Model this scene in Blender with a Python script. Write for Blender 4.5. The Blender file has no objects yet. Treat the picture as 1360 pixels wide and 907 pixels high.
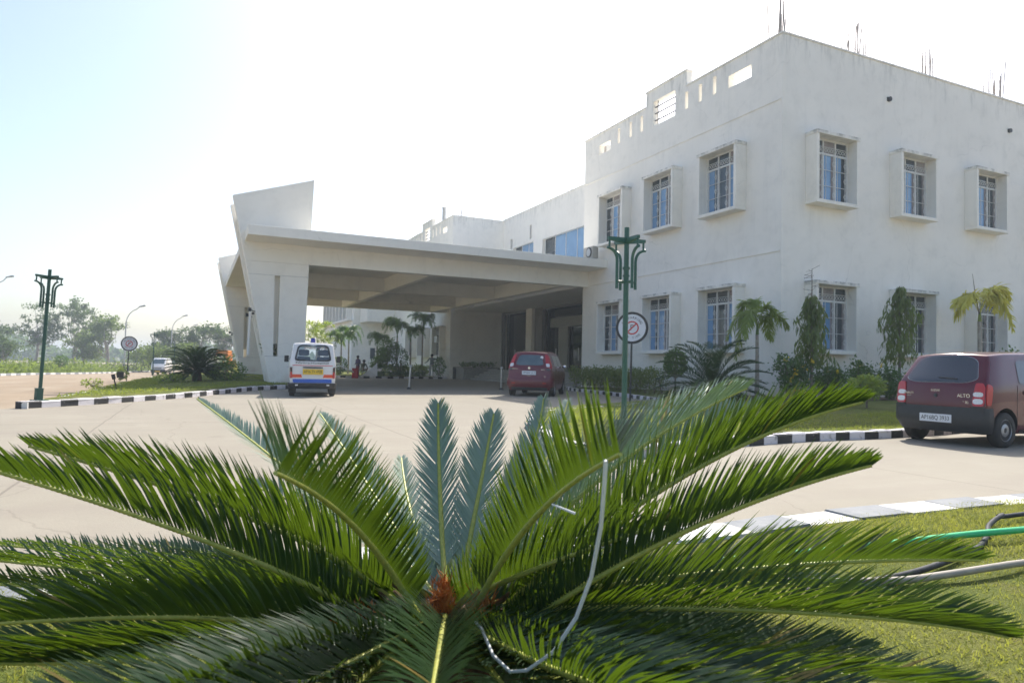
# Procedural reconstruction of a hospital forecourt
HAZE, SKY, SUN, EXPO = .0011, .080, 2.3, 1.6
# midribs of the near sago palm: base, middle, tip (metres)
FRONDS = [
    ((0.502, 1.577, 0.482), (0.319, 1.41, 0.731), (0.11, 1.036, 0.919)), # len 0.82
    ((0.627, 1.518, 0.514), (0.64, 1.26, 0.766), (0.598, 0.886, 0.948)), # len 0.78
    ((0.482, 1.675, 0.476), (0.192, 1.746, 0.673), (-0.325, 1.812, 0.881)), # len 0.92
    ((0.456, 1.645, 0.43), (0.077, 1.691, 0.651), (-0.421, 1.636, 0.882)), # len 0.99
    ((0.573, 1.696, 0.449), (0.078, 2.028, 0.471), (-0.587, 2.389, 0.518)), # len 1.36
    ((0.446, 1.606, 0.42), (0.08, 1.64, 0.512), (-0.367, 1.512, 0.601)), # len 0.85
    ((0.581, 1.659, 0.449), (0.211, 1.415, 0.474), (-0.052, 1.146, 0.573)), # len 0.83
    ((0.574, 1.679, 0.444), (0.089, 1.75, 0.395), (-0.369, 1.627, 0.493)), # len 0.98
    ((0.611, 1.702, 0.509), (0.662, 1.912, 0.736), (0.699, 2.052, 0.956)), # len 0.58
    ((0.649, 1.685, 0.5), (0.75, 1.817, 0.725), (0.839, 1.933, 0.93)), # len 0.53
    ((0.621, 1.683, 0.465), (0.874, 1.814, 0.741), (1.023, 1.957, 0.975)), # len 0.71
    ((0.626, 1.687, 0.464), (0.956, 1.887, 0.713), (1.193, 2.099, 0.957)), # len 0.86
    ((0.587, 1.705, 0.463), (0.309, 2.187, 0.709), (0.012, 2.757, 0.933)), # len 1.29
    ((0.598, 1.7, 0.464), (0.487, 2.104, 0.714), (0.405, 2.466, 0.896)), # len 0.90
    ((0.608, 1.703, 0.455), (0.653, 2.143, 0.578), (0.725, 2.545, 0.721)), # len 0.89
    ((0.708, 1.682, 0.455), (1.123, 1.697, 0.787), (1.615, 1.68, 1.024)), # len 1.08
    ((0.641, 1.677, 0.465), (1.204, 1.717, 0.735), (1.775, 1.774, 0.959)), # len 1.24
    ((0.679, 1.54, 0.472), (1.087, 1.326, 0.827), (1.422, 1.108, 1.013)), # len 1.02
    ((0.657, 1.509, 0.408), (0.96, 1.224, 0.709), (1.221, 0.931, 0.899)), # len 0.95
    ((0.641, 1.651, 0.457), (1.207, 1.28, 0.599), (1.685, 1.001, 0.649)), # len 1.25
    ((0.637, 1.643, 0.454), (1.145, 1.144, 0.556), (1.478, 0.825, 0.566)), # len 1.18
    ((0.624, 1.643, 0.451), (0.918, 1.142, 0.498), (1.281, 0.752, 0.531)), # len 1.12
    ((0.594, 1.646, 0.454), (0.423, 1.203, 0.554), (0.277, 0.827, 0.629)), # len 0.90
    ((0.61, 1.645, 0.45), (0.697, 1.189, 0.494), (0.776, 0.819, 0.557)), # len 0.85
    ((0.627, 1.681, 0.445), (0.966, 1.785, 0.412), (1.571, 1.941, 0.514)), # len 0.99
    ((0.589, 1.698, 0.448), (0.344, 2.071, 0.452), (-0.119, 2.727, 0.428)), # len 1.25
    ((0.648, 1.668, 0.449), (1.33, 1.558, 0.471), (1.98, 1.426, 0.402)), # len 1.36
    ((0.601, 1.646, 0.45), (0.542, 1.206, 0.486), (0.476, 0.849, 0.533)), # len 0.81
    ((0.587, 1.653, 0.449), (0.308, 1.315, 0.474), (0.172, 0.99, 0.526)), # len 0.80
    ((0.612, 1.661, 0.457), (0.723, 1.449, 0.598), (0.973, 1.216, 0.751)), # len 0.65
    ((0.586, 1.68, 0.444), (0.298, 1.764, 0.387), (-0.152, 1.861, 0.418)), # len 0.77
    ((0.625, 1.662, 0.447), (0.942, 1.463, 0.441), (1.327, 1.121, 0.423)), # len 0.89
    ((0.584, 1.684, 0.448), (0.251, 1.838, 0.462), (-0.327, 2.218, 0.413)), # len 1.06
    ((0.592, 1.664, 0.448), (0.383, 1.501, 0.452), (0.149, 1.223, 0.464)), # len 0.63
    ((0.627, 1.655, 0.447), (0.968, 1.341, 0.441), (1.373, 1.042, 0.476)), # len 0.97
    ((0.625, 1.669, 0.444), (0.944, 1.575, 0.392), (1.527, 1.526, 0.371)), # len 0.92
    ((0.619, 1.684, 0.457), (0.839, 1.836, 0.597), (1.309, 2.052, 0.785)), # len 0.85
    ((0.597, 1.691, 0.455), (0.468, 1.953, 0.579), (0.154, 2.481, 0.67)), # len 0.94
    ((0.589, 1.692, 0.445), (0.348, 1.96, 0.411), (-0.15, 2.523, 0.389)), # len 1.11
    ((0.605, 1.655, 0.449), (0.603, 1.344, 0.466), (0.681, 0.92, 0.522)), # len 0.75
    ((0.638, 1.669, 0.448), (1.164, 1.581, 0.452), (1.861, 1.364, 0.555)), # len 1.27
    ((0.572, 1.677, 0.448), (0.054, 1.709, 0.447), (-0.384, 1.689, 0.491)), # len 0.96
    ((0.576, 1.658, 0.449), (0.126, 1.399, 0.469), (-0.191, 1.267, 0.545)), # len 0.87
    ((0.584, 1.654, 0.45), (0.256, 1.338, 0.491), (0.02, 1.115, 0.542)), # len 0.79
    ((0.606, 1.637, 0.453), (0.626, 1.055, 0.535), (0.819, 0.744, 0.561)), # len 0.96
    ((0.615, 1.64, 0.451), (0.776, 1.097, 0.499), (1.044, 0.751, 0.537)), # len 1.01
    ((0.575, 1.705, 0.449), (0.103, 2.182, 0.464), (-0.62, 2.848, 0.443)), # len 1.65
    ((0.57, 1.694, 0.448), (0.023, 1.999, 0.455), (-0.585, 2.391, 0.447)), # len 1.35
]
CAB = [(0.578, 0.896, 0.938), (0.583, 0.906, 0.903), (0.602, 0.944, 0.824), (0.618, 0.996, 0.729), (0.623, 1.052, 0.641), (0.599, 1.088, 0.572), (0.566, 1.127, 0.529), (0.543, 1.149, 0.521), (0.534, 1.208, 0.529), (0.552, 1.309, 0.54), (0.56, 1.361, 0.535)]
STICK = [(0.582, 1.174, 0.838), (0.625, 1.154, 0.819), (0.666, 1.136, 0.802)]
WOOL = [(0.585, 1.647, 0.528), (0.577, 1.611, 0.43), (0.637, 1.514, 0.518), (0.619, 1.503, 0.436), (0.346, 1.628, 0.474)]
import bpy, bmesh, math, random
import numpy as np
from mathutils import Vector, Matrix, geometry
R = math.radians
scene = bpy.context.scene
COL = scene.collection
random.seed(7)

# ------------------------------------------------------------------ helpers
def sm(a, b, x):
    t = min(1, max(0, (x - a) / (b - a))); return t * t * (3 - 2 * t)

def g(x, y):
    """height of the paved ground: level forecourt, the road on the left falls gently away"""
    w = min(1, max(0, (1.5 - x) / 3))
    return -0.75 * min(1.2, max(0, (y - 18) / 67)) * w

class MB:
    def __init__(s): s.v = []; s.f = []; s.m = []
    def add(s, vs, fs, mi=0):
        o = len(s.v); s.v += [tuple(v) for v in vs]
        for f in fs: s.f.append([i + o for i in f]); s.m.append(mi)
        return s
    def box(s, x0, x1, y0, y1, z0, z1, mi=0):
        return s.add([(x0,y0,z0),(x1,y0,z0),(x1,y1,z0),(x0,y1,z0),(x0,y0,z1),(x1,y0,z1),(x1,y1,z1),(x0,y1,z1)],
              [(3,2,1,0),(4,5,6,7),(0,1,5,4),(1,2,6,5),(2,3,7,6),(3,0,4,7)], mi)
    def prism(s, poly, lo, hi, axis='y', mi=0):
        n = len(poly)
        def p(a, b, c):
            return {'y': (a, c, b), 'x': (c, a, b), 'z': (a, b, c)}[axis]
        vs = [p(a, b, lo) for a, b in poly] + [p(a, b, hi) for a, b in poly]
        fs = [tuple(range(n)), tuple(range(2*n-1, n-1, -1))] + [(i, i+n, (i+1) % n + n, (i+1) % n) for i in range(n)]
        return s.add(vs, fs, mi)
    def tube(s, pts, r, n=8, mi=0, caps=True):
        pts = [Vector(p) for p in pts]; k = len(pts)
        rs = r if isinstance(r, (list, tuple)) else [r]*k
        up = None; vs = []
        for i, p in enumerate(pts):
            t = (pts[min(i+1, k-1)] - pts[max(i-1, 0)])
            t = t.normalized() if t.length > 1e-9 else Vector((0,0,1))
            if up is None:
                a = Vector((1,0,0)) if abs(t.x) < .8 else Vector((0,1,0))
                up = (a - t*a.dot(t)).normalized()
            else:
                up = (up - t*up.dot(t)); up = up.normalized() if up.length > 1e-6 else Vector((1,0,0))
            q = t.cross(up)
            for j in range(n):
                an = 2*math.pi*j/n
                vs.append(p + (up*math.cos(an) + q*math.sin(an))*rs[i])
        fs = []
        for i in range(k-1):
            for j in range(n):
                a = i*n+j; b = i*n+(j+1) % n
                fs.append((a, b, b+n, a+n))
        if caps:
            fs.append(tuple(range(n-1, -1, -1))); fs.append(tuple(range((k-1)*n, k*n)))
        return s.add(vs, fs, mi)
    def lathe(s, prof, c=(0,0,0), axis='z', n=24, mi=0):
        vs = []
        for r, h in prof:
            for j in range(n):
                a = 2*math.pi*j/n; x, y = r*math.cos(a), r*math.sin(a)
                p = {'z': (x, y, h), 'x': (h, x, y), 'y': (y, h, x)}[axis]
                vs.append((p[0]+c[0], p[1]+c[1], p[2]+c[2]))
        fs = []
        for i in range(len(prof)-1):
            for j in range(n):
                a = i*n+j; b = i*n+(j+1) % n
                fs.append((a, b, b+n, a+n))
        fs.append(tuple(range(n-1, -1, -1))); fs.append(tuple(range((len(prof)-1)*n, len(prof)*n)))
        return s.add(vs, fs, mi)
    def ball(s, c, r, n=12, mi=0, zs=1.0):
        prof = [(max(.001, r*math.sin(math.pi*i/n)), -r*zs*math.cos(math.pi*i/n)) for i in range(n+1)]
        return s.lathe(prof, c, 'z', n+4, mi)
    def shift(s, d):
        s.v = [(a+d[0], b+d[1], c+d[2]) for a, b, c in s.v]; return s
    def xf(s, M):
        s.v = [tuple(M @ Vector(p)) for p in s.v]; return s
    def mesh(s, name, mats, smooth=None, fix=True):
        me = bpy.data.meshes.new(name)
        me.from_pydata(s.v, [], s.f)
        for m in (mats if isinstance(mats, (list, tuple)) else [mats]): me.materials.append(m)
        if any(s.m): me.polygons.foreach_set('material_index', s.m)
        if fix:
            bm = bmesh.new(); bm.from_mesh(me); bmesh.ops.recalc_face_normals(bm, faces=bm.faces); bm.to_mesh(me); bm.free()
        if smooth is not None:
            me.polygons.foreach_set('use_smooth', [True]*len(me.polygons))
            me.set_sharp_from_angle(angle=R(smooth))
        me.update()
        return me
    def build(s, name, mats, parent=None, smooth=None, bevel=0, fix=True):
        return link(name, s.mesh(name, mats, smooth, fix), parent, bevel)

def link(name, me, parent=None, bevel=0):
    o = bpy.data.objects.new(name, me); COL.objects.link(o)
    if parent is not None: o.parent = parent
    if bevel:
        b = o.modifiers.new('bevel', 'BEVEL'); b.width = bevel; b.segments = 2; b.limit_method = 'ANGLE'; b.angle_limit = R(40)
    return o

def npmesh(name, V, F, mats, parent=None, mi=None, smooth=False):
    V = np.asarray(V, np.float32).reshape(-1, 3); F = np.asarray(F, np.int32)
    me = bpy.data.meshes.new(name)
    k = F.shape[1]
    me.vertices.add(len(V)); me.vertices.foreach_set('co', V.ravel())
    me.loops.add(F.size); me.loops.foreach_set('vertex_index', F.ravel())
    me.polygons.add(len(F)); me.polygons.foreach_set('loop_start', np.arange(0, F.size, k, dtype=np.int32))
    for m in (mats if isinstance(mats, (list, tuple)) else [mats]): me.materials.append(m)
    if mi is not None: me.polygons.foreach_set('material_index', np.asarray(mi, np.int32))
    if smooth: me.polygons.foreach_set('use_smooth', np.ones(len(F), bool))
    me.update(calc_edges=True); me.validate()
    return link(name, me, parent)

def tag(o, label=None, cat=None, group=None, kind=None):
    if label: o['label'] = label
    if cat: o['category'] = cat
    if group: o['group'] = group
    if kind: o['kind'] = kind
    return o
def thing(name, label, cat, loc=(0,0,0), rz=0, group=None):
    o = bpy.data.objects.new(name, None); COL.objects.link(o)
    o.location = loc; o.rotation_euler = (0, 0, rz); o.empty_display_size = .2
    return tag(o, label, cat, group)
def struct(o, kind='structure'): o['kind'] = kind; return o
def kids(o): return [c for c in bpy.data.objects if c.parent == o]
def copy_tree(o, parent=None, loc=None, rz=None, label=None):
    c = o.copy(); COL.objects.link(c); c.parent = parent
    if loc is not None: c.location = loc
    if rz is not None: c.rotation_euler = (0, 0, rz)
    if label: c['label'] = label
    for ch in kids(o): copy_tree(ch, c)
    return c

# ------------------------------------------------------------------ materials
class NT:
    def __init__(s, name):
        s.mat = bpy.data.materials.new(name); s.mat.use_nodes = True
        s.t = s.mat.node_tree; s.t.nodes.clear()
        s.out = s.n('ShaderNodeOutputMaterial')
    def n(s, typ, **kw):
        nd = s.t.nodes.new(typ)
        for k, v in kw.items():
            if k.startswith('i_'): nd.inputs[k[2:].replace('_', ' ')].default_value = v
            else: setattr(nd, k, v)
        return nd
    def l(s, a, b): s.t.links.new(a, b)
    def pos(s, sc=(1,1,1), world=False):
        if world: src = s.n('ShaderNodeNewGeometry').outputs['Position']
        else: src = s.n('ShaderNodeTexCoord').outputs['Object']
        mp = s.n('ShaderNodeMapping'); mp.inputs['Scale'].default_value = sc
        s.l(src, mp.inputs['Vector']); return mp.outputs['Vector']
    def noise(s, vec, scale, detail=4, rough=.55, lo=.35, hi=.65):
        nz = s.n('ShaderNodeTexNoise'); nz.inputs['Scale'].default_value = scale
        nz.inputs['Detail'].default_value = detail; nz.inputs['Roughness'].default_value = rough
        s.l(vec, nz.inputs['Vector'])
        mr = s.n('ShaderNodeMapRange'); mr.inputs['From Min'].default_value = lo; mr.inputs['From Max'].default_value = hi
        s.l(nz.outputs['Fac'], mr.inputs['Value']); return mr.outputs['Result']
    def mix(s, fac, a, b, blend='MIX'):
        m = s.n('ShaderNodeMix', data_type='RGBA', blend_type=blend)
        for sock, v in ((m.inputs[0], fac), (m.inputs[6], a), (m.inputs[7], b)):
            if hasattr(v, 'links'): s.l(v, sock)
            elif isinstance(v, (int, float)): sock.default_value = v
            else: sock.default_value = (*v, 1)
        return m.outputs[2]
    def math(s, op, a, b=None):
        m = s.n('ShaderNodeMath', operation=op)
        for sock, v in zip(m.inputs, (a, b)):
            if v is None: continue
            if hasattr(v, 'links'): s.l(v, sock)
            else: sock.default_value = v
        return m.outputs[0]
    def bsdf(s, col, rough=.6, metal=0, spec=.5, coat=0, bump=None, bstr=.3, bdist=.01):
        b = s.n('ShaderNodeBsdfPrincipled')
        if hasattr(col, 'links'): s.l(col, b.inputs['Base Color'])
        else: b.inputs['Base Color'].default_value = (*col, 1)
        if hasattr(rough, 'links'): s.l(rough, b.inputs['Roughness'])
        else: b.inputs['Roughness'].default_value = rough
        b.inputs['Metallic'].default_value = metal; b.inputs['Specular IOR Level'].default_value = spec
        b.inputs['Coat Weight'].default_value = coat; b.inputs['Coat Roughness'].default_value = .05
        if bump is not None:
            bp = s.n('ShaderNodeBump'); bp.inputs['Strength'].default_value = bstr; bp.inputs['Distance'].default_value = bdist
            s.l(bump, bp.inputs['Height']); s.l(bp.outputs['Normal'], b.inputs['Normal'])
        s.l(b.outputs[0], s.out.inputs['Surface']); return b

def mat(name, col, rough=.6, metal=0, spec=.5, coat=0, n=None, bump=None):
    """plain material with optional noise variation n=(scale, other colour, lo, hi) and bump=(scale, strength, distance)"""
    t = NT(name); c = col
    if n or bump: v = t.pos()
    if n: c = t.mix(t.noise(v, n[0], 5, .6, *(n[2:] or (.35, .65))), col, n[1])
    bh = t.noise(v, bump[0], 5, .6, .2, .8) if bump else None
    t.bsdf(c, rough, metal, spec, coat, bh, bump[1] if bump else .3, bump[2] if bump else .01)
    return t.mat

def leafmat(name, col, col2, tr, trw=.4, rough=.42, spec=.45, objvar=0.0, col3=None, dead=None):
    t = NT(name)
    rnd = t.n('ShaderNodeNewGeometry').outputs['Random Per Island']
    c = t.mix(rnd, col, col2)
    if objvar:
        orr = t.n('ShaderNodeObjectInfo').outputs['Random']
        c = t.mix(t.math('MULTIPLY', orr, objvar), c, col3 or col2)
    if dead:   # a few leaflets have dried out
        rr_ = t.math('FRACT', t.math('MULTIPLY', rnd, 37.7)); c = t.mix(t.math('GREATER_THAN', rr_, 1-dead), c, (.27,.20,.06))
    b = t.n('ShaderNodeBsdfPrincipled'); t.l(c, b.inputs['Base Color'])
    b.inputs['Roughness'].default_value = rough; b.inputs['Specular IOR Level'].default_value = spec
    x = t.n('ShaderNodeBsdfTranslucent'); x.inputs['Color'].default_value = (*tr, 1)
    m = t.n('ShaderNodeMixShader'); m.inputs[0].default_value = trw
    t.l(b.outputs[0], m.inputs[1]); t.l(x.outputs[0], m.inputs[2]); t.l(m.outputs[0], t.out.inputs['Surface'])
    return t.mat

def wallmat(name, base, dirty, streak, amt=.5, local=False):
    t = NT(name)
    p = t.pos(world=True)
    big = t.noise(p, .42, 7, .65, .42, .62)
    mid = t.noise(p, 1.7, 7, .7, .5, .72)
    st = t.noise(t.pos((2.2, 2.2, .15), world=True), 1.4, 6, .65, .55, .78)
    fine = t.noise(p, 30, 4, .6, .2, .8)
    c = t.mix(t.math('MULTIPLY', big, amt), base, dirty)
    c = t.mix(t.math('MULTIPLY', mid, amt*.5), c, streak)
    c = t.mix(t.math('MULTIPLY', st, amt*.45), c, streak)
    # repainted patches, a little cleaner, and hairline cracks
    vo = t.n('ShaderNodeTexVoronoi', feature='DISTANCE_TO_EDGE'); vo.inputs['Scale'].default_value = .21
    nv = t.n('ShaderNodeTexNoise'); nv.inputs['Scale'].default_value = .9; nv.inputs['Detail'].default_value = 6; t.l(p, nv.inputs['Vector'])
    ad = t.n('ShaderNodeMix', data_type='RGBA', blend_type='LINEAR_LIGHT'); ad.inputs[0].default_value = .5
    t.l(p, ad.inputs[6]); t.l(nv.outputs['Color'], ad.inputs[7]); t.l(ad.outputs[2], vo.inputs['Vector'])
    ck = t.math('MULTIPLY', t.math('LESS_THAN', vo.outputs['Distance'], .0016), t.math('MULTIPLY', big, .28))
    c = t.mix(ck, c, (.25,.24,.22))
    sp = t.n('ShaderNodeSeparateXYZ'); t.l(t.n('ShaderNodeNewGeometry').outputs['Position'], sp.inputs[0])
    def ramp(a, b):
        m = t.n('ShaderNodeMapRange'); m.inputs['From Min'].default_value = a; m.inputs['From Max'].default_value = b; t.l(sp.outputs['Z'], m.inputs['Value']); return m.outputs[0]
    # splash of red-brown soil on the lowest half metre, green-black rain stain below the copings
    ln = t.math('MULTIPLY', ramp(.75, .2), t.noise(p, 1.1, 5, .6, .42, .7)); c = t.mix(t.math('MULTIPLY', ln, .6), c, (.42,.24,.13))
    tp = t.math('MULTIPLY', ramp(11.3, 12.35), t.noise(t.pos((2.5,2.5,.5), world=True), 1.6, 6, .7, .5, .75)); c = t.mix(t.math('MULTIPLY', tp, .65), c, (.26,.26,.24))
    if local:   # tops and sill edges of the window boxes are stained
        s2 = t.n('ShaderNodeSeparateXYZ'); t.l(t.n('ShaderNodeTexCoord').outputs['Object'], s2.inputs[0])
        m = t.n('ShaderNodeMapRange'); m.inputs['From Min'].default_value = 2.26; m.inputs['From Max'].default_value = 2.40; t.l(s2.outputs['Z'], m.inputs['Value'])
        c = t.mix(t.math('MULTIPLY', t.math('MULTIPLY', m.outputs[0], t.noise(p, 3.2, 6, .7, .42, .62)), .8), c, (.20,.20,.185))
    t.bsdf(c, .85, 0, .25, 0, fine, .35, .006)
    return t.mat

m_wall = wallmat('white_wall_paint', (.88,.845,.775), (.78,.75,.69), (.50,.49,.45), .44)
m_trim = wallmat('white_trim_paint', (.87,.835,.765), (.75,.72,.66), (.36,.36,.34), .35)
m_sur = wallmat('window_box_paint', (.88,.845,.77), (.77,.74,.68), (.42,.41,.38), .4, True)
m_porch = wallmat('porch_paint', (.87,.835,.755), (.78,.745,.67), (.52,.50,.45), .36)
m_grime = mat('wall_grime', (.34,.34,.32), .9, n=(6, (.6,.6,.57)))
m_entry_wall = mat('dark_grey_wall', (.20,.195,.18), .8, n=(1.2, (.17,.165,.15)), bump=(40,.2,.003))  # darker grey than the other walls, for the wall behind the entrance
m_dado = mat('dark_stone_dado', (.05,.05,.05), .35, n=(5, (.085,.083,.08)))
m_stone = mat('grey_stone_cladding', (.36,.35,.32), .6, n=(8, (.25,.245,.23)), bump=(20,.3,.005))
m_granite = mat('beige_granite', (.30,.29,.25), .35, n=(14, (.20,.20,.175)))
m_frame = mat('white_window_frame', (.72,.72,.70), .5, n=(20, (.6,.6,.58)))
m_grille = mat('white_grille_paint', (.62,.62,.60), .5)
m_gblue = mat('blue_tinted_glass', (.15,.29,.48), .06, spec=.8, n=(1.3, (.19,.34,.54)))
m_gdark = mat('dark_window_glass', (.025,.04,.05), .05, spec=.8, n=(1.1, (.05,.065,.075)))
m_curtain = mat('grey_curtain', (.22,.20,.20), .9, n=(3, (.34,.31,.30)))
m_gdoor = mat('dark_door_glass', (.012,.017,.016), .07, spec=.6)
m_black = mat('black_paint', (.015,.015,.016), .5, n=(9, (.03,.03,.03)))
m_steel = mat('steel', (.55,.55,.55), .28, 1, n=(12, (.42,.42,.41)))
m_rebar = mat('bare_rebar', (.40,.385,.37), .7, .2, n=(8, (.40,.33,.28)))
m_green = mat('green_lamp_paint', (.018,.085,.055), .38, n=(6, (.025,.10,.07)), spec=.5)
m_dgreen = mat('dark_green_lamp_paint', (.015,.06,.042), .42, n=(6, (.02,.075,.05)))
m_galv = mat('galvanised_steel', (.42,.43,.44), .5, .6)
m_bark = mat('bark', (.13,.10,.075), .9, n=(9, (.24,.20,.16)), bump=(18,.6,.02))
m_palmbark = mat('palm_trunk', (.30,.25,.20), .85, n=(10, (.45,.41,.36)), bump=(14,.4,.01))
m_branch = mat('grey_branch', (.20,.185,.17), .9, n=(3, (.28,.26,.24)))
m_soil = mat('soil', (.17,.10,.06), .95, n=(3, (.25,.16,.10)), bump=(12,.8,.03))
m_white = mat('white_paint', (.80,.80,.80), .5)
m_kw = mat('kerb_white', (.66,.63,.65), .8, n=(7, (.36,.34,.33), .58, .68), bump=(20,.4,.01))
m_kb = mat('kerb_black', (.024,.024,.026), .7, n=(8, (.20,.19,.18), .60, .70), bump=(20,.4,.01))
m_kg = mat('kerb_worn_grey', (.15,.165,.185), .8, n=(3, (.23,.24,.25)), bump=(18,.5,.012))
m_kw2 = mat('kerb_old_white', (.62,.61,.59), .8, n=(5, (.36,.35,.33), .54, .66), bump=(18,.5,.012))
m_tyre = mat('tyre_rubber', (.02,.02,.021), .75, n=(10, (.035,.033,.03)))
m_rim = mat('steel_rim', (.42,.42,.43), .4, .7, n=(8, (.30,.29,.28)))
m_plast = mat('black_plastic', (.028,.03,.034), .5, n=(14, (.036,.038,.042)))
m_maroon = mat('maroon_car_paint', (.088,.002,.009), .2, 0, .4, .6, n=(2, (.098,.003,.011)))
m_red = mat('red_car_paint', (.12,.003,.013), .3, 0, .4, .5, n=(2, (.135,.004,.016)))
m_vwhite = mat('white_van_paint', (.72,.72,.73), .3, 0, .5, .8, n=(2, (.66,.66,.66)))
m_redlens = mat('red_lamp_lens', (.45,.008,.012), .12, spec=.7, coat=.5)
m_clearlens = mat('clear_lamp_lens', (.62,.60,.60), .1, spec=.7, coat=.5, n=(60, (.8,.78,.78)))
m_darklens = mat('dark_lamp_lens', (.05,.012,.012), .15, spec=.7)
m_chrome = mat('chrome', (.75,.75,.76), .12, 1)
m_cglass = mat('car_glass', (.012,.014,.018), .03, spec=.9, coat=.6)
m_cglass2 = mat('sky_toned_car_glass', (.05,.085,.10), .06, spec=.9, coat=.5, n=(1.6, (.09,.13,.145)))  # bluish tone of the sky in the panes is put into the colour
m_plate = mat('white_plate', (.72,.73,.76), .4)
m_yplate = mat('yellow_plate', (.75,.50,.03), .4)
m_ink = mat('black_ink', (.012,.012,.015), .5)
m_rink = mat('red_ink', (.55,.02,.02), .5)
m_orange = mat('orange_red_stripe', (.75,.09,.03), .4)
m_bluestripe = mat('blue_stripe', (.03,.12,.52), .4)
m_bluelens = mat('blue_beacon_lens', (.02,.02,.25), .15, spec=.7, coat=.5)
m_seat = mat('dark_seat_cloth', (.05,.07,.09), .9)
m_wool = mat('orange_brown_wool', (.62,.22,.045), .9, n=(30, (.36,.11,.025)))
m_trunkscale = mat('brown_leaf_bases', (.16,.09,.045), .9, n=(30, (.07,.04,.025)))
m_rib = mat('yellow_green_midrib', (.46,.44,.09), .45, n=(90, (.30,.34,.06)))
m_hgreen = mat('green_hose', (.02,.42,.13), .35, n=(12, (.03,.48,.18)))
m_hblack = mat('black_hose', (.02,.023,.028), .65, spec=.25, n=(9, (.045,.048,.052)))
m_hbeige = mat('beige_hose', (.34,.30,.24), .6, n=(7, (.24,.22,.18)))
m_cord = mat('white_cord', (.70,.71,.74), .45)
m_skin = mat('brown_skin', (.17,.09,.06), .6)
m_hair = mat('black_hair', (.012,.010,.010), .5)
m_tarp = mat('white_cloth', (.68,.70,.76), .8)
m_pink = mat('pink_petals', (.65,.18,.35), .7)
m_redflag = mat('red_cloth', (.42,.02,.04), .8)

# car glass one can look through
def clearglass(name, tint, refl=.12):
    t = NT(name)
    a = t.n('ShaderNodeBsdfTransparent'); a.inputs[0].default_value = (*tint, 1)
    b = t.n('ShaderNodeBsdfGlossy'); b.inputs['Roughness'].default_value = .03
    lw = t.n('ShaderNodeLayerWeight'); lw.inputs['Blend'].default_value = .3
    mx = t.n('ShaderNodeMixShader'); f = t.math('ADD', t.math('MULTIPLY', lw.outputs['Fresnel'], .8), refl)
    t.l(f, mx.inputs[0]); t.l(a.outputs[0], mx.inputs[1]); t.l(b.outputs[0], mx.inputs[2]); t.l(mx.outputs[0], t.out.inputs['Surface'])
    return t.mat
m_clear = clearglass('clear_car_glass', (.62,.70,.72))

# leaves
m_cyc = leafmat('sago_leaflets', (.024,.055,.020), (.036,.080,.028), (.085,.140,.006), .42, .33, .32, .7, (.026,.060,.044), .022)
m_cyc2 = leafmat('glaucous_sago_leaflets', (.22,.295,.225), (.29,.37,.285), (.10,.17,.03), .2, .34, .4, .5, (.15,.24,.20), .012)
m_cycfar = leafmat('dark_sago_leaflets', (.020,.045,.020), (.034,.070,.030), (.10,.20,.02), .22, .45, .4)
m_leaf_d = leafmat('dark_shrub_leaves', (.06,.115,.04), (.125,.20,.06), (.16,.30,.03), .3)
m_leaf_m = leafmat('mid_green_leaves', (.045,.10,.025), (.09,.17,.04), (.22,.38,.04), .35)
m_leaf_y = leafmat('yellow_green_leaves', (.72,.68,.10), (.88,.80,.24), (.60,.58,.07), .3)
m_leaf_l = leafmat('lime_leaves', (.15,.22,.04), (.25,.32,.07), (.38,.48,.06), .4)
m_leaf_t = leafmat('far_tree_leaves', (.035,.062,.028), (.075,.115,.045), (.16,.25,.05), .3, .6, .3)
m_leaf_t2 = leafmat('far_tree_leaves_pale', (.07,.105,.04), (.13,.17,.06), (.25,.35,.07), .35, .6, .3)
m_leaf_hedge = leafmat('hedge_leaves', (.10,.145,.04), (.21,.25,.07), (.28,.36,.06), .35)
m_leaf_ash = leafmat('ashoka_leaves', (.075,.12,.033), (.18,.23,.06), (.22,.30,.03), .35, .38)
m_flower = mat('yellow_petals', (.75,.55,.03), .6)
m_grass = leafmat('grass_blades', (.15,.20,.035), (.34,.31,.09), (.42,.44,.07), .42, .6, .25)
m_grass2 = leafmat('green_grass_blades', (.12,.18,.03), (.24,.27,.06), (.40,.46,.06), .42, .6, .25)
m_weeds = leafmat('field_weeds', (.07,.12,.03), (.19,.24,.06), (.30,.40,.06), .35, .6, .25)
m_weedsoil = mat('field_soil', (.12,.14,.05), .95, n=(.3, (.20,.18,.08)))

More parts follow.
